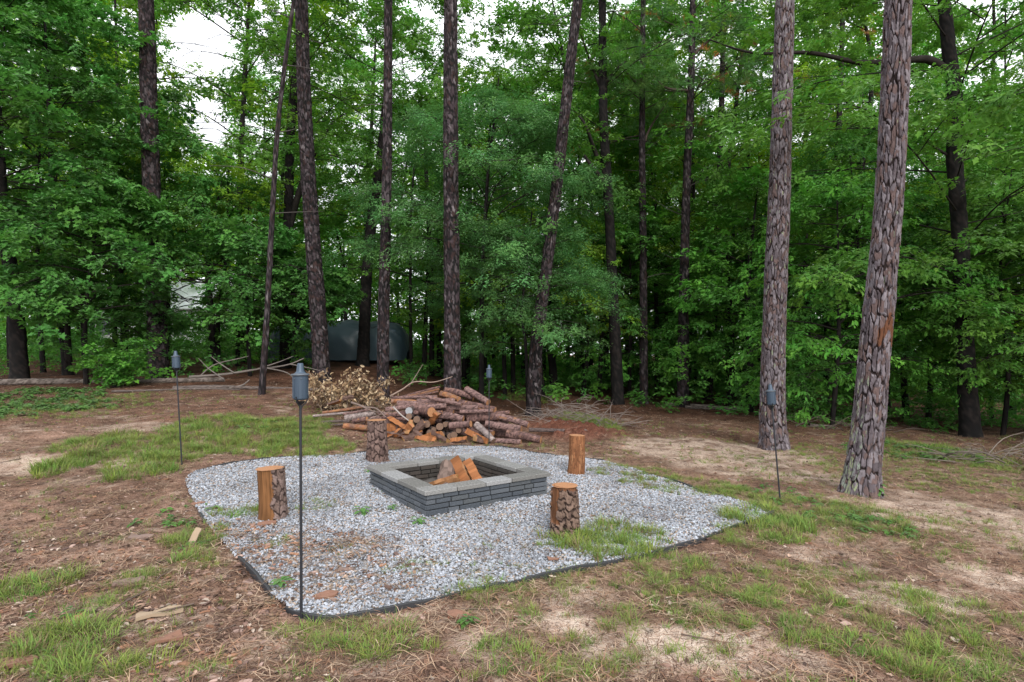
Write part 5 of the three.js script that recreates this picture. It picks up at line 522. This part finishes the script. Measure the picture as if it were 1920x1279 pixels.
// taller trees of the wood behind
BACK.forEach(([x, z, label], i) => {
  const y0 = groundY(x, z), H = rr(14.5, 22), o = thing('woodland_tree', label, 'tree', [x, y0, z], 'trees deep in the woods'), r = rr(0.09, 0.17);
  const P = [V(0, -0.1, 0), V(rr(-0.3, 0.3), H * 0.35, rr(-0.2, 0.2)), V(rr(-0.6, 0.6), H * 0.7, 0), V(rr(-0.8, 0.8), H, 0)], cv = new THREE.CatmullRomCurve3(P);
  part('trunk', barkTube(P, [r, r * 0.85, r * 0.55, 0.02], { seg: 9, step: 0.25, nc: 5, cellH: 0.3, depth: r * 0.1, cols: PB.oak.cols, crack: PB.oak.crack, seed: 500 + i, lump: 0.08 }), M.bark, o);
  const s = growCrown(o, (y) => cv.getPoint(Math.max(0, Math.min(1, y / H))), () => r, [i % 3 ? 2.6 : 4.5, H, 26, rr(2.8, 4), 760], { bcol: BCOL.dark, size: 0.66, rise: 0.3, droop: 0.08, subs: 4, scatter: 0.5 });
  crownLocal(s, i % 2 ? 'lobed' : 'oval', ['bright', 'fresh', 'mid', 'bright', 'mid'][i % 5], o, o.position);
});
// undergrowth along the wood edge and the far wood as one mass
{
  const list = [];
  for (let i = 0; i < 6000; i++) { const d = rr(37, 62), x = rr(-1.05, 1.05) * d * 0.95, hh = 13 + 4 * N2(x * 0.12, d * 0.1), y = Math.pow(rnd(), 1.25) * hh; if (x / d < -0.46 && x / d > -0.62 && d < 42 && y < 8) continue; list.push({ p: V(x, groundY(x, -d) + y, -d), dir: V(rr(-1, 1), rr(-0.3, 0.3), rr(-1, 1)), s: rr(1.3, 2.4) }); }
  const g = new THREE.Group(); g.name = 'far_woods'; g.userData.kind = 'stuff'; scene.add(g);
  const a = list.filter((_, i) => i % 2), b = list.filter((_, i) => !(i % 2)); crownFrom(a, 'lobed', 'fresh', g, M.leaf, 'foliage', 0.5); crownFrom(b, 'oval', 'bright', g, M.leaf, 'foliage', 0.5);
  const u = [];
  for (let i = 0; i < 1800; i++) { const d = rr(15, 30), x = rr(-1, 1) * d * 0.93; if (x > -4.5 && x < 3.5 && d < 21 && rnd() < 0.75) continue; if (x > -7 && x < -3.6 && d < 24) continue; const y = rr(0.05, x > 4 || x < -6 ? 1.3 : 0.7) * (0.5 + 0.7 * Math.abs(N2(x * 0.5, d * 0.5))); u.push({ p: V(x, groundY(x, -d) + y, -d), dir: V(rr(-1, 1), rr(-0.1, 0.5), rr(-1, 1)), s: rr(0.35, 0.7) }); }
  for (let i = 0; i < 330; i++) { const x = rr(6, 14), d = rr(13.2, 16); u.push({ p: V(x, groundY(x, -d) + rr(0.05, 1.5) * rnd(), -d), dir: V(rr(-1, 1), rr(-0.1, 0.4), rr(-1, 1)), s: rr(0.3, 0.55) }); }
  for (let i = 0; i < 2200; i++) { const d = rr(21, 36), x = rr(-1, 1) * d * 0.93; if (x > -9 && x < -3.4 && d < 25) continue; u.push({ p: V(x, groundY(x, -d) + rr(0.1, 2.6) * Math.abs(N2(x * 0.4 + 3, d * 0.4)) * 1.5, -d), dir: V(rr(-1, 1), rr(-0.1, 0.5), rr(-1, 1)), s: rr(0.5, 0.95) }); }
  for (let i = 0; i < 260; i++) { const x = rr(-6.8, -3.2), d = rr(17, 20.5); u.push({ p: V(x, groundY(x, -d) + rr(0.02, x < -5.6 ? 0.9 : 0.42), -d), dir: V(rr(-1, 1), rr(0, 0.5), rr(-1, 1)), s: rr(0.3, 0.5) }); }
  const ug = new THREE.Group(); ug.name = 'undergrowth'; ug.userData.kind = 'stuff'; scene.add(ug); crownFrom(u.filter((_, i) => i % 2), 'oval', 'deep', ug, M.leaf, 'foliage'); crownFrom(u.filter((_, i) => !(i % 2)), 'lobed', 'fresh', ug, M.leaf, 'foliage');
}
console.log('woods');
// edge shrubs on the right: layered small trees
[[7.4, -13.6, 5.6, 2.1, 'fresh', 'leafy small tree with layered boughs between the plated pine and the black-barked oak'], [13.3, -15.8, 12.5, 3.4, 'fresh', 'tall leafy small tree at the picture edge behind the black-barked oak'], [11.2, -12.2, 4.6, 2.0, 'mid', 'low leafy tree at the picture edge above the scattered grey branches'], [12.0, -13.5, 6.5, 2.6, 'mid', 'leafy small tree at the far edge beyond the black-barked oak'], [9.0, -15.5, 7.5, 2.6, 'deep', 'dense dark small tree right behind the black-barked oak'], [6.5, -17.6, 5.2, 1.6, 'fresh', 'leafy small tree seen between the two plated pines'], [3.9, -20.5, 6, 2.3, 'fresh', 'round leafy small tree behind the slim straight trunks'], [-10.3, -14.2, 4.6, 2.0, 'deep', 'low dense maple bush screening the thick reddish pine'], [-7.4, -16.6, 4.2, 2.1, 'deep', 'dark bush between the reddish pine and the thin crooked pine'], [-6.3, -17.5, 3.0, 1.5, 'deep', 'dark rounded shrub at the near end of the covered trailer']].forEach(([x, z, H, R, tint, label], i) => {
  const y0 = groundY(x, z), o = thing('small_tree', label, 'small tree', [x, y0, z]), P = [V(0, -0.1, 0), V(rr(-0.2, 0.2), H * 0.4, 0.1), V(rr(-0.4, 0.4), H, 0)], cv = new THREE.CatmullRomCurve3(P);
  part('trunk', barkTube(P, [0.06, 0.045, 0.012], { seg: 10, step: 0.1, nc: 5, cellH: 0.2, depth: 0.005, cols: PB.oak.cols, crack: PB.oak.crack, seed: 700 + i, lump: 0.08 }), M.bark, o);
  const s = growCrown(o, (y) => cv.getPoint(Math.min(1, y / H)), () => 0.05, [i >= 7 ? 1.9 : 1.3, H, 30, R, 700], { bcol: BCOL.dark, size: 0.44, rise: 0.12, droop: 0.14, subs: 5, scatter: 0.28 });
  crownLocal(s, i >= 7 ? 'star' : i % 2 ? 'lobed' : 'oval', tint, o, o.position);
});
// bright seedling before the maples
{
  const [x, , z] = SEEDLING, y0 = groundY(x, z), o = thing('seedling', 'bright green leafy seedling bush in front of the fallen trunk', 'bush', [x, y0, z]), s = [];
  for (let k = 0; k < 9; k++) { const a = k * 0.7 + rr(-0.2, 0.2), L = rr(0.6, 1.15), e = V(Math.cos(a) * L * 0.6, L * rr(0.7, 1), Math.sin(a) * L * 0.6); part('stem', stick([V(0, -0.05, 0), e.clone().multiplyScalar(0.5).add(V(0, 0.1, 0)), e], 0.012, 0.004, 5, BCOL.grey, 3), M.twig, o); for (let q = 0; q < 16; q++) s.push({ p: e.clone().multiplyScalar(rr(0.3, 1.05)).add(V(rr(-0.22, 0.22), rr(-0.15, 0.2), rr(-0.22, 0.22))), dir: V(rr(-1, 1), rr(-0.3, 0.3), rr(-1, 1)), s: rr(0.28, 0.42) }); }
  crownFrom(s, 'star', 'fresh', o, M.leaf, 'foliage');
}
// ------------------------------------------------------------------ covered trailer and house in the distance
{
  const L = 5.4, W = 2.0, H = 1.55, g = thing('covered_trailer', 'long rounded vehicle under a dark slate-blue fabric cover, parked among the pines', 'covered vehicle', [-6.6, groundY(-6.6, -22.6), -22.6]); g.rotation.y = -0.08;
  const nu = 70, nv = 34, pos = [], idx = [];
  for (let i = 0; i <= nu; i++) for (let j = 0; j <= nv; j++) {
    const u = i / nu * 2 - 1, a = j / nv * Math.PI, e = Math.pow(Math.max(0, 1 - Math.pow(Math.abs(u), 9)), 0.5), sx = Math.sign(Math.cos(a)) * Math.pow(Math.abs(Math.cos(a)), 0.85), sy = Math.pow(Math.sin(a), 0.85);
    const sag = 0.025 * N3(u * 6, a * 3, 1) + 0.018 * Math.sin(u * 9 + a * 14 + 2 * N2(u * 3, a)) * Math.sin(a) + 0.03 * Math.sin(u * Math.PI * 3.5);
    pos.push(u * L / 2 * (0.985 + 0.015 * sy), 0.06 + (H - 0.06) * sy * (0.3 + 0.7 * e) * (1 - 0.03 * u) + sag * sy, sx * W / 2 * (0.35 + 0.65 * e) * (1 + sag));
    if (i < nu && j < nv) { const k = i * (nv + 1) + j; idx.push(k, k + 1, k + nv + 1, k + 1, k + nv + 2, k + nv + 1); }
  }
  const q = new THREE.BufferGeometry(); q.setAttribute('position', new THREE.Float32BufferAttribute(pos, 3)); q.setIndex(idx); q.computeVertexNormals();
  part('cover', q, new THREE.MeshStandardMaterial({ color: C(0.036, 0.06, 0.076), roughness: 0.4, side: THREE.DoubleSide }), g);
  for (const s of [-1, 1]) { const w = part('wheel', new THREE.TorusGeometry(0.22, 0.09, 10, 24).translate(0.3, 0.3, s * 0.85), new THREE.MeshStandardMaterial({ color: C(0.02, 0.02, 0.02), roughness: 0.9 }), g); part('hub', new THREE.CylinderGeometry(0.15, 0.15, 0.1, 20).rotateX(Math.PI / 2).translate(0.3, 0.3, s * 0.85), new THREE.MeshStandardMaterial({ color: C(0.3, 0.3, 0.32), roughness: 0.4, metalness: 0.6 }), w); }
  part('axle', new THREE.BoxGeometry(4.2, 0.1, 1.5).translate(0, 0.3, 0), new THREE.MeshStandardMaterial({ color: C(0.03, 0.03, 0.03), roughness: 0.8 }), g);
}
{
  const x1 = HOUSE.ridge[0] + 0.1, z0 = -41, W = 9, D = 6, y0 = groundY(x1 - W / 2, z0), eave = 4.6 - y0, ridge = HOUSE.ridge[1] - y0 + 0.05, g = thing('house', 'white house with a pale metal roof glimpsed through the maples', 'house', [x1 - W / 2, y0, z0 - D / 2]);
  const wall = new THREE.MeshStandardMaterial({ color: C(0.78, 0.8, 0.82), roughness: 0.8 }), roofM = new THREE.MeshStandardMaterial({ color: C(0.8, 0.83, 0.88), roughness: 0.5 }), trim = new THREE.MeshStandardMaterial({ color: C(0.8, 0.8, 0.78), roughness: 0.7 });
  const sh = new THREE.Shape([[-D / 2, 0], [D / 2, 0], [D / 2, eave], [0, ridge - 0.1], [-D / 2, eave]].map(([a, b]) => new THREE.Vector2(a, b))); const wg = new THREE.ExtrudeGeometry(sh, { depth: W - 0.5, bevelEnabled: false }); wg.rotateY(Math.PI / 2); wg.translate(-(W - 0.5) / 2, 0, 0); part('wall', wg, wall, g);
  const sl = Math.hypot(D / 2 + 0.4, (ridge - eave) * (D / 2 + 0.4) / (D / 2)), an = Math.atan2(ridge - eave, D / 2);
  for (const s of [1, -1]) { const r = part('roof', new THREE.BoxGeometry(W, 0.08, sl).translate(0, 0, sl / 2), roofM, g); r.position.set(0, ridge, 0); r.rotation.set(an, s > 0 ? 0 : Math.PI, 0, 'YXZ'); for (let k = 0; k < 14; k++) part('roof_seam', new THREE.BoxGeometry(0.04, 0.04, sl).translate(-W / 2 + 0.3 + k * 0.645, 0.06, sl / 2), roofM, r); part('rake_board', new THREE.BoxGeometry(0.06, 0.22, sl).translate(W / 2 + 0.03, -0.08, sl / 2), trim, r); }
  for (const [wx, wy] of [[-2.6, 1.0], [0.2, 1.0], [2.8, 1.0]]) { const f = part('window', new THREE.BoxGeometry(1.1, 1.5, 0.1).translate(wx, wy + 0.75, D / 2 + 0.03), trim, g); part('pane', new THREE.BoxGeometry(0.94, 1.34, 0.02).translate(wx, wy + 0.75, D / 2 + 0.09), new THREE.MeshStandardMaterial({ color: C(0.06, 0.07, 0.08), roughness: 0.1 }), f); }
}
// ------------------------------------------------------------------ brush heaps
function deadLeaves(list, parent, tones) {
  const pos = []; leafInto(pos, 'oval', V(0, 0, 0), V(1, 0, 0), V(0, 1, 0), 1, 0.55, 0.35); const g = geoFrom(pos), m = new THREE.InstancedMesh(g, M.dead, list.length); m.name = 'foliage'; m.userData.kind = 'stuff'; m.castShadow = m.receiveShadow = true;
  list.forEach((p, i) => { OB.position.copy(p); OB.rotation.set(rr(0, 6.28), rr(0, 6.28), rr(0, 6.28)); OB.scale.setScalar(rr(0.05, 0.11)); OB.updateMatrix(); m.setMatrixAt(i, OB.matrix); const t = tones[Math.floor(rnd() * tones.length)], b = rr(0.7, 1.2); m.setColorAt(i, C(t[0] * b, t[1] * b, t[2] * b)); }); parent.add(m);
}
{
  const x = BRUSH.c[0], z = BRUSH.c[2], y0 = groundY(x, z), o = thing('brush_pile', 'heap of cut branches with curled tan dead leaves left of the woodpile', 'brush pile', [x, y0, z]), lv = [];
  for (let k = 0; k < 60; k++) { // stems fan out of the heap, highest on its near side, trailing low towards the logs
    const low = k % 4 === 0, bx = low ? rr(0.35, 1.3) : rr(-0.4, 0.35), L = low ? rr(0.3, 0.6) : rr(0.45, 1.1), s = V(bx, rr(-0.02, 0.1), rr(-0.4, 0.25)), out = (bx + 0.05) * 1.1 + rr(-0.55, 0.55);
    const e = s.clone().add(V(out * L * 0.9, L * rr(0.35, 0.95) / (1 + 0.5 * Math.abs(out)), rr(-0.45, 0.45) * L)), m = s.clone().lerp(e, 0.5).add(V(rr(-0.08, 0.08), 0.12 * L, rr(-0.08, 0.08)));
    part('dead_branch', stick([s, m, e], 0.01, 0.003, 5, [0.26, 0.2, 0.15], 3), M.twig, o);
    const cv = new THREE.CatmullRomCurve3([s, m, e]); for (let q = 0; q < (low ? 10 : 34); q++) lv.push(cv.getPoint(Math.pow(rnd(), 0.6)).add(V(rr(-0.11, 0.11), rr(-0.1, 0.1), rr(-0.11, 0.11))));
  }
  deadLeaves(lv, o, [[0.27, 0.19, 0.11], [0.2, 0.13, 0.075], [0.38, 0.29, 0.19], [0.13, 0.08, 0.05]]);
}
function twigHeap(cx, cz, rx, rz, h, n, label, tone, thick = 1) {
  const y0 = groundY(cx, cz), o = thing('twig_heap', label, 'twig heap', [cx, y0, cz]);
  for (let k = 0; k < n; k++) {
    const a = rr(0, 6.28), q = Math.sqrt(rnd()), s = V(Math.cos(a) * rx * q, 0, Math.sin(a) * rz * q), b = rr(0, 6.28), L = rr(0.25, 0.9), hh = h * (1 - q * q * 0.8) * rnd();
    s.y = groundY(cx + s.x, cz + s.z) - y0 + hh + 0.01; const e = s.clone().add(V(Math.cos(b) * L, rr(-0.1, 0.45) * L, Math.sin(b) * L * 0.7)); e.y = Math.max(e.y, groundY(cx + e.x, cz + e.z) - y0 + 0.01); const m = s.clone().lerp(e, 0.5).add(V(rr(-0.08, 0.08), rr(-0.02, 0.08), rr(-0.08, 0.08)));
    const gs = [stick([s, m, e], rr(0.004, 0.009) * thick, 0.0025, 5, tone, 3)]; for (let w = 0; w < 2; w++) { const t0 = m.clone().lerp(e, rr(0, 0.8)); gs.push(stick([t0, t0.clone().add(V(rr(-0.15, 0.15), rr(-0.02, 0.12), rr(-0.15, 0.15)))], 0.003, 0.0015, 4, tone, 2)); }
    part('twig', mergeGeometries(gs), M.twig, o);
  }
}
twigHeap(TWIG.c[0], TWIG.c[2], 1.0, 0.7, 0.42, 110, 'tangled heap of fine grey twigs right of the woodpile', [0.24, 0.2, 0.18]);
twigHeap(DEBRIS[0], DEBRIS[1], 0.9, 0.5, 0.2, 48, 'scatter of bare grey branches at the far edge beside the black-barked oak', [0.2, 0.165, 0.14], 1.6);
twigHeap(3.0 + 4.4, -13.0, 1.3, 0.4, 0.12, 36, 'dark sticks along the wood edge between the plated pines', [0.12, 0.095, 0.08], 1.6);
console.log('heaps');
// ------------------------------------------------------------------ grass, weeds, litter
function blades(n, spread, lean, broad = 1) {
  const pos = [];
  for (let i = 0; i < n; i++) {
    const a = rr(0, 6.28), r = spread * Math.sqrt(rnd()), b = V(Math.cos(a) * r, 0, Math.sin(a) * r), da = a + rr(-0.8, 0.8), L = rr(0.55, 1), ln = lean * rr(0.3, 1.2), w = 0.028 * broad * rr(0.7, 1.3), sx = -Math.sin(da) * w, sz = Math.cos(da) * w; let prev = null;
    for (let k = 0; k <= 3; k++) { const t = k / 3, h = L * (t - 0.35 * ln * t * t), o = L * ln * t * t, c = V(b.x + Math.cos(da) * o, h, b.z + Math.sin(da) * o), ww = 1 - t * 0.96, l = [c.x - sx * ww, c.y, c.z - sz * ww], q = [c.x + sx * ww, c.y, c.z + sz * ww]; if (prev) pos.push(...prev[0], ...prev[1], ...l, ...prev[1], ...q, ...l); prev = [l, q]; }
  }
  return geoFrom(pos);
}
const TUFT = [blades(14, 0.35, 0.75), blades(18, 0.5, 1.0), blades(10, 0.3, 0.5, 1.2), blades(22, 0.75, 1.15, 0.8)];
{
  const sets = TUFT.map(() => []); const ex = (x, z) => Math.hypot(x - PIT.x, z - PIT.z) < 0.72 || STUMP.some((s) => Math.hypot(x - s.x, z - s.z) < s.rb);
  GRASS.forEach(([cx, cz, rx, rz, k, h]) => { const n = Math.min(1700, Math.round(rx * rz * 3.14 * (k < 0.85 ? 1700 : 460) * k)) + 6; for (let i = 0; i < n; i++) { const a = rr(0, 6.28), q = Math.sqrt(rnd()) * 1.1, x = cx + Math.cos(a) * q * rx, z = cz + Math.sin(a) * q * rz; if (N2(x * 2.6, z * 2.6) + 0.7 * N2(x * 6, z * 6) < (-z > 6.2 ? -0.12 : -0.2) + 0.3 * (1 - Math.min(1, k)) || ex(x, z)) continue; if (inside(GP, x, z) && !(cx > -3.5 && inside(GP, cx, cz)) && k < 1.15 && distPoly(GP, x, z) > 0.08) continue; sets[Math.floor(rnd() * 4)].push([x, z, h * (rr(0.25, 0.75) + 0.45 * Math.max(0, N2(x * 3.1 + 7, z * 3.1))), k]); } });
  for (let i = 0; i < 9000; i++) { const d = 2 + 11 * Math.pow(rnd(), 0.8), x = rr(-1, 1) * d; if (inside(GP, x, -d) || N2(x * 0.9, d * 0.9) + 0.5 * N2(x * 4, d * 4) < -0.05) continue; sets[i % 4].push([x, -d, rr(0.025, 0.075), 0.3]); }
  TUFT.forEach((g, k) => { const m = new THREE.InstancedMesh(g, M.grass, sets[k].length); m.name = 'blades'; m.userData.kind = 'stuff'; m.castShadow = m.receiveShadow = true; sets[k].forEach(([x, z, h, dn], i) => { OB.position.set(x, groundY(x, z) + (inside(GP, x, z) ? 0.01 : -0.004), z); OB.rotation.set(rr(-0.15, 0.15), rr(0, 6.28), rr(-0.15, 0.15)); OB.scale.set(h * 1.1, h, h * 1.1); OB.updateMatrix(); m.setMatrixAt(i, OB.matrix); const b = rr(0.75, 1.25), dry = rnd() < (dn < 0.75 ? 0.24 : 0.12); m.setColorAt(i, dry ? C(0.19 * b, 0.15 * b, 0.075 * b) : C((0.12 + 0.075 * rnd()) * b, 0.225 * b, 0.043 * b)); }); stuff('grass').add(m); });
  CLUMP.forEach((c) => { const y = groundY(c.p[0], c.p[1]) + (inside(GP, ...c.p) ? 0.01 : 0), o = thing('grass_clump', c.label, 'grass clump', [c.p[0], y, c.p[1]]), n = 15; const m = new THREE.InstancedMesh(TUFT[1], M.grass, n); m.name = 'foliage'; m.userData.kind = 'stuff'; m.castShadow = m.receiveShadow = true; for (let i = 0; i < n; i++) { const a = rr(0, 6.28), q = Math.sqrt(rnd()) * c.h * 1.15; OB.position.set(Math.cos(a) * q, -0.005, Math.sin(a) * q); OB.rotation.set(rr(-0.3, 0.3), rr(0, 6.28), rr(-0.3, 0.3)); OB.scale.setScalar(c.h * rr(0.4, 0.85)); OB.updateMatrix(); m.setMatrixAt(i, OB.matrix); const b = rr(0.8, 1.25); m.setColorAt(i, C((0.1 + 0.06 * rnd()) * b, 0.215 * b, 0.04 * b)); } o.add(m); });
}
// broad-leaved ground cover and weeds
const ROSETTE = [0, 1, 2].map(() => { const pos = []; for (let i = 0; i < 12; i++) { const a = i * 2.4 + rr(-0.3, 0.3), b = V(Math.cos(a) * rr(0, 0.25), rr(0.05, 0.6), Math.sin(a) * rr(0, 0.25)); leafInto(pos, 'oval', b, V(Math.cos(a), rr(-0.2, 0.5), Math.sin(a)).normalize(), V(0, 1, 0), rr(0.4, 0.8), 0.25, 0.25); } return geoFrom(pos); });
{
  const sets = [[], [], []]; COVER.forEach(([cx, cz, rx, rz, k]) => { const n = Math.min(700, Math.round(rx * rz * 3.14 * 90 * k)); for (let i = 0; i < n; i++) { const a = rr(0, 6.28), q = Math.sqrt(rnd()), x = cx + Math.cos(a) * q * rx, z = cz + Math.sin(a) * q * rz; if (N2(x * 1.8 + 3, z * 1.8) < -0.2) continue; sets[i % 3].push([x, z]); } });
  sets.forEach((s, k) => { const m = new THREE.InstancedMesh(ROSETTE[k], M.leaf, s.length); m.name = 'leaves'; m.userData.kind = 'stuff'; m.castShadow = m.receiveShadow = true; s.forEach(([x, z], i) => { OB.position.set(x, groundY(x, z), z); OB.rotation.set(rr(-0.2, 0.2), rr(0, 6.28), rr(-0.2, 0.2)); OB.scale.setScalar(rr(0.05, 0.12) * (-z > 9 ? 1.3 : 0.8)); OB.updateMatrix(); m.setMatrixAt(i, OB.matrix); const b = rr(0.7, 1.2); m.setColorAt(i, C(0.085 * b, 0.2 * b, 0.03 * b)); }); stuff('weeds').add(m); });
  const green = leafMat({ color: C(0.1, 0.23, 0.05) }); WEED.forEach((w, i) => { const o = thing('weed', w.label, 'weed', [w.p[0], gravelY(w.p[0], w.p[1]) + 0.004, w.p[1]]); const l = part('foliage', ROSETTE[i % 3], green, o, 'stuff'); l.scale.setScalar(w.h * 1.7); part('stem', stick([V(0, -0.02, 0), V(0.003, w.h * 0.5, 0), V(0, w.h * 0.9, 0.004)], 0.003, 0.0015, 5, [0.1, 0.16, 0.05], 2), M.twig, o); });
}
// leaf and bark litter, fallen needles
{
  const flake = (n) => { const pos = []; for (let i = 0; i < n; i++) { const p = V(rr(-0.5, 0.5), 0.02 * i, rr(-0.5, 0.5)), a = rr(0, 6.28); leafInto(pos, i % 2 ? 'lobed' : 'oval', p, V(Math.cos(a), rr(-0.15, 0.25), Math.sin(a)).normalize(), V(rr(-0.3, 0.3), 1, rr(-0.3, 0.3)).normalize(), rr(0.5, 1), rr(0, 0.6), rr(-0.3, 0.3)); } return geoFrom(pos); };
  const chip = () => { const pos = []; const g = new THREE.BoxGeometry(1, 0.12, 0.45, 3, 1, 2).toNonIndexed(), a = g.attributes.position, q = rr(0, 50); for (let i = 0; i < a.count; i++) { const x = a.getX(i), z = a.getZ(i); a.setXYZ(i, x * (1 + 0.25 * N2(z * 4, q)), a.getY(i) + 0.1 * N2(x * 2 + q, z * 3), z * (1 + 0.22 * N2(x * 3, q))); } g.deleteAttribute('uv'); g.deleteAttribute('normal'); g.computeVertexNormals(); return g; };
  const need = () => { const pos = []; for (let i = 0; i < 7; i++) { const a = rr(0, 6.28), p = V(rr(-0.5, 0.5), rr(0.0, 0.06), rr(-0.5, 0.5)), L = rr(0.5, 1.1), d = V(Math.cos(a), rr(-0.04, 0.07), Math.sin(a)), s = V(-d.z, 0, d.x).multiplyScalar(0.011), m = p.clone().addScaledVector(d, L * 0.5).add(V(rr(-0.06, 0.06), rr(0.01, 0.08), rr(-0.06, 0.06))), e = p.clone().addScaledVector(d, L); pos.push(p.x - s.x, p.y, p.z - s.z, p.x + s.x, p.y, p.z + s.z, m.x + s.x, m.y, m.z + s.z, p.x - s.x, p.y, p.z - s.z, m.x + s.x, m.y, m.z + s.z, m.x - s.x, m.y, m.z - s.z, m.x - s.x, m.y, m.z - s.z, m.x + s.x, m.y, m.z + s.z, e.x, e.y, e.z); } return geoFrom(pos); };
  const leftHeavy = (x, d) => sm((-x - 0.2) / 1.6) * sm((6.2 - d) / 2);
  const scatter = (name, geos, n, dmin, dmax, pow, dens, size, tones, lift) => {
    const sets = geos.map(() => []);
    for (let i = 0; i < n; i++) { const d = dmin + (dmax - dmin) * Math.pow(rnd(), pow), x = rr(-0.98, 0.98) * d; if (rnd() > dens(x, d)) continue; if (Math.hypot(x - PIT.x, -d - PIT.z) < 0.85 || STUMP.some((s) => Math.hypot(x - s.x, -d - s.z) < s.rb)) continue; sets[i % geos.length].push([x, -d]); }
    geos.forEach((g, k) => { const m = new THREE.InstancedMesh(g, M.dead, sets[k].length); m.name = 'litter'; m.userData.kind = 'stuff'; m.castShadow = m.receiveShadow = true; sets[k].forEach(([x, z], i) => { OB.position.set(x, groundY(x, z) + (inside(GP, x, z) ? 0.026 : lift), z); OB.rotation.set(rr(-0.12, 0.12), rr(0, 6.28), rr(-0.12, 0.12)); OB.scale.setScalar(rr(size[0], size[1])); OB.updateMatrix(); m.setMatrixAt(i, OB.matrix); const t = tones[Math.floor(rnd() * tones.length)], b = rr(0.5, 1.05); m.setColorAt(i, C(t[0] * b, t[1] * b, t[2] * b)); }); stuff(name).add(m); });
  };
  const onGravel = (x, d) => inside(GP, x, -d) ? 0.05 + 0.8 * blobAt([[-1.75, -4.5, 0.8, 0.5, 1], [-1.35, -4.0, 0.8, 0.35, 0.75], [-2.3, -4.9, 0.5, 0.3, 0.9], [-0.9, -4.5, 0.6, 0.2, 0.5]], x, -d) : 1;
  const sandy = (x, d) => 1 - 0.8 * Math.min(1, blobAt(SAND, x, -d));
  scatter('leaf_litter', [flake(3), flake(4), flake(2)], 26000, 1.9, 17, 1.0, (x, d) => onGravel(x, d) * sandy(x, d) * (0.25 + 0.75 * leftHeavy(x, d) + 0.25 * (d > 9) + 0.2 * N2(x, d)), [0.03, 0.06], [[0.3, 0.19, 0.14], [0.22, 0.13, 0.09], [0.36, 0.25, 0.19], [0.42, 0.34, 0.28], [0.26, 0.13, 0.085], [0.13, 0.08, 0.06], [0.09, 0.06, 0.05]], 0.006);
  scatter('bark_litter', [chip(), chip(), chip()], 9000, 1.9, 12, 0.9, (x, d) => onGravel(x, d) * sandy(x, d) * (0.12 + 0.85 * leftHeavy(x, d)), [0.02, 0.062], [[0.3, 0.19, 0.15], [0.24, 0.15, 0.12], [0.36, 0.25, 0.21], [0.3, 0.16, 0.1], [0.16, 0.105, 0.09]], 0.004);
  scatter('needle_litter', [need(), need(), need(), need()], 42000, 1.8, 15, 0.8, (x, d) => (inside(GP, x, -d) ? onGravel(x, d) * 0.8 : 1) * (0.25 + 0.75 * sandy(x, d)) * (0.55 + 0.4 * N2(x * 1.4, d * 1.4)), [0.11, 0.19], [[0.3, 0.175, 0.11], [0.22, 0.125, 0.08], [0.36, 0.25, 0.17], [0.14, 0.08, 0.055], [0.1, 0.06, 0.045], [0.42, 0.31, 0.22]], 0.004);
  const bt = [[0.15, 0.1, 0.082], [0.25, 0.185, 0.125], [0.17, 0.085, 0.055]].map((c) => new THREE.MeshStandardMaterial({ color: C(...c), roughness: 0.9 }));
  BARK.forEach((b, i) => { const m = top('bark_piece', chip(), bt[b.k], b.label, 'bark piece', 'bark scraps on the ground'); m.scale.set(b.s, b.s * 0.75, b.s); m.position.set(b.p[0], groundY(...b.p) + (inside(GP, ...b.p) ? 0.03 : 0.014), b.p[1]); m.rotation.set(rr(-0.15, 0.15), i === 3 || i === 9 ? 0.5 : rr(-0.5, 0.5), rr(-0.1, 0.1)); if (i === 0) { m.rotation.set(0.9, 1.4, 0); m.position.y += 0.04; } });
  // loose sticks in the yard
  for (let i = 0; i < 46; i++) { const d = rr(2.6, 11), x = rr(-0.9, 0.9) * d; if (inside(GP, x, -d)) continue; const a = rr(0, 6.28), L = rr(0.12, 0.4), y = groundY(x, -d) + 0.012, c = V(x, y, -d), e = V(x + Math.cos(a) * L, groundY(x + Math.cos(a) * L, -d + Math.sin(a) * L) + 0.012, -d + Math.sin(a) * L), s = top('stick', stick([c, c.clone().lerp(e, 0.5).add(V(rr(-0.03, 0.03), 0.006, rr(-0.03, 0.03))), e], rr(0.004, 0.008), 0.002, 5, [0.15, 0.11, 0.09], 3), M.twig, 'short bare stick lying loose on the ground of the yard', 'stick', 'loose sticks on the yard'); }
}
renderer.render(scene, camera);
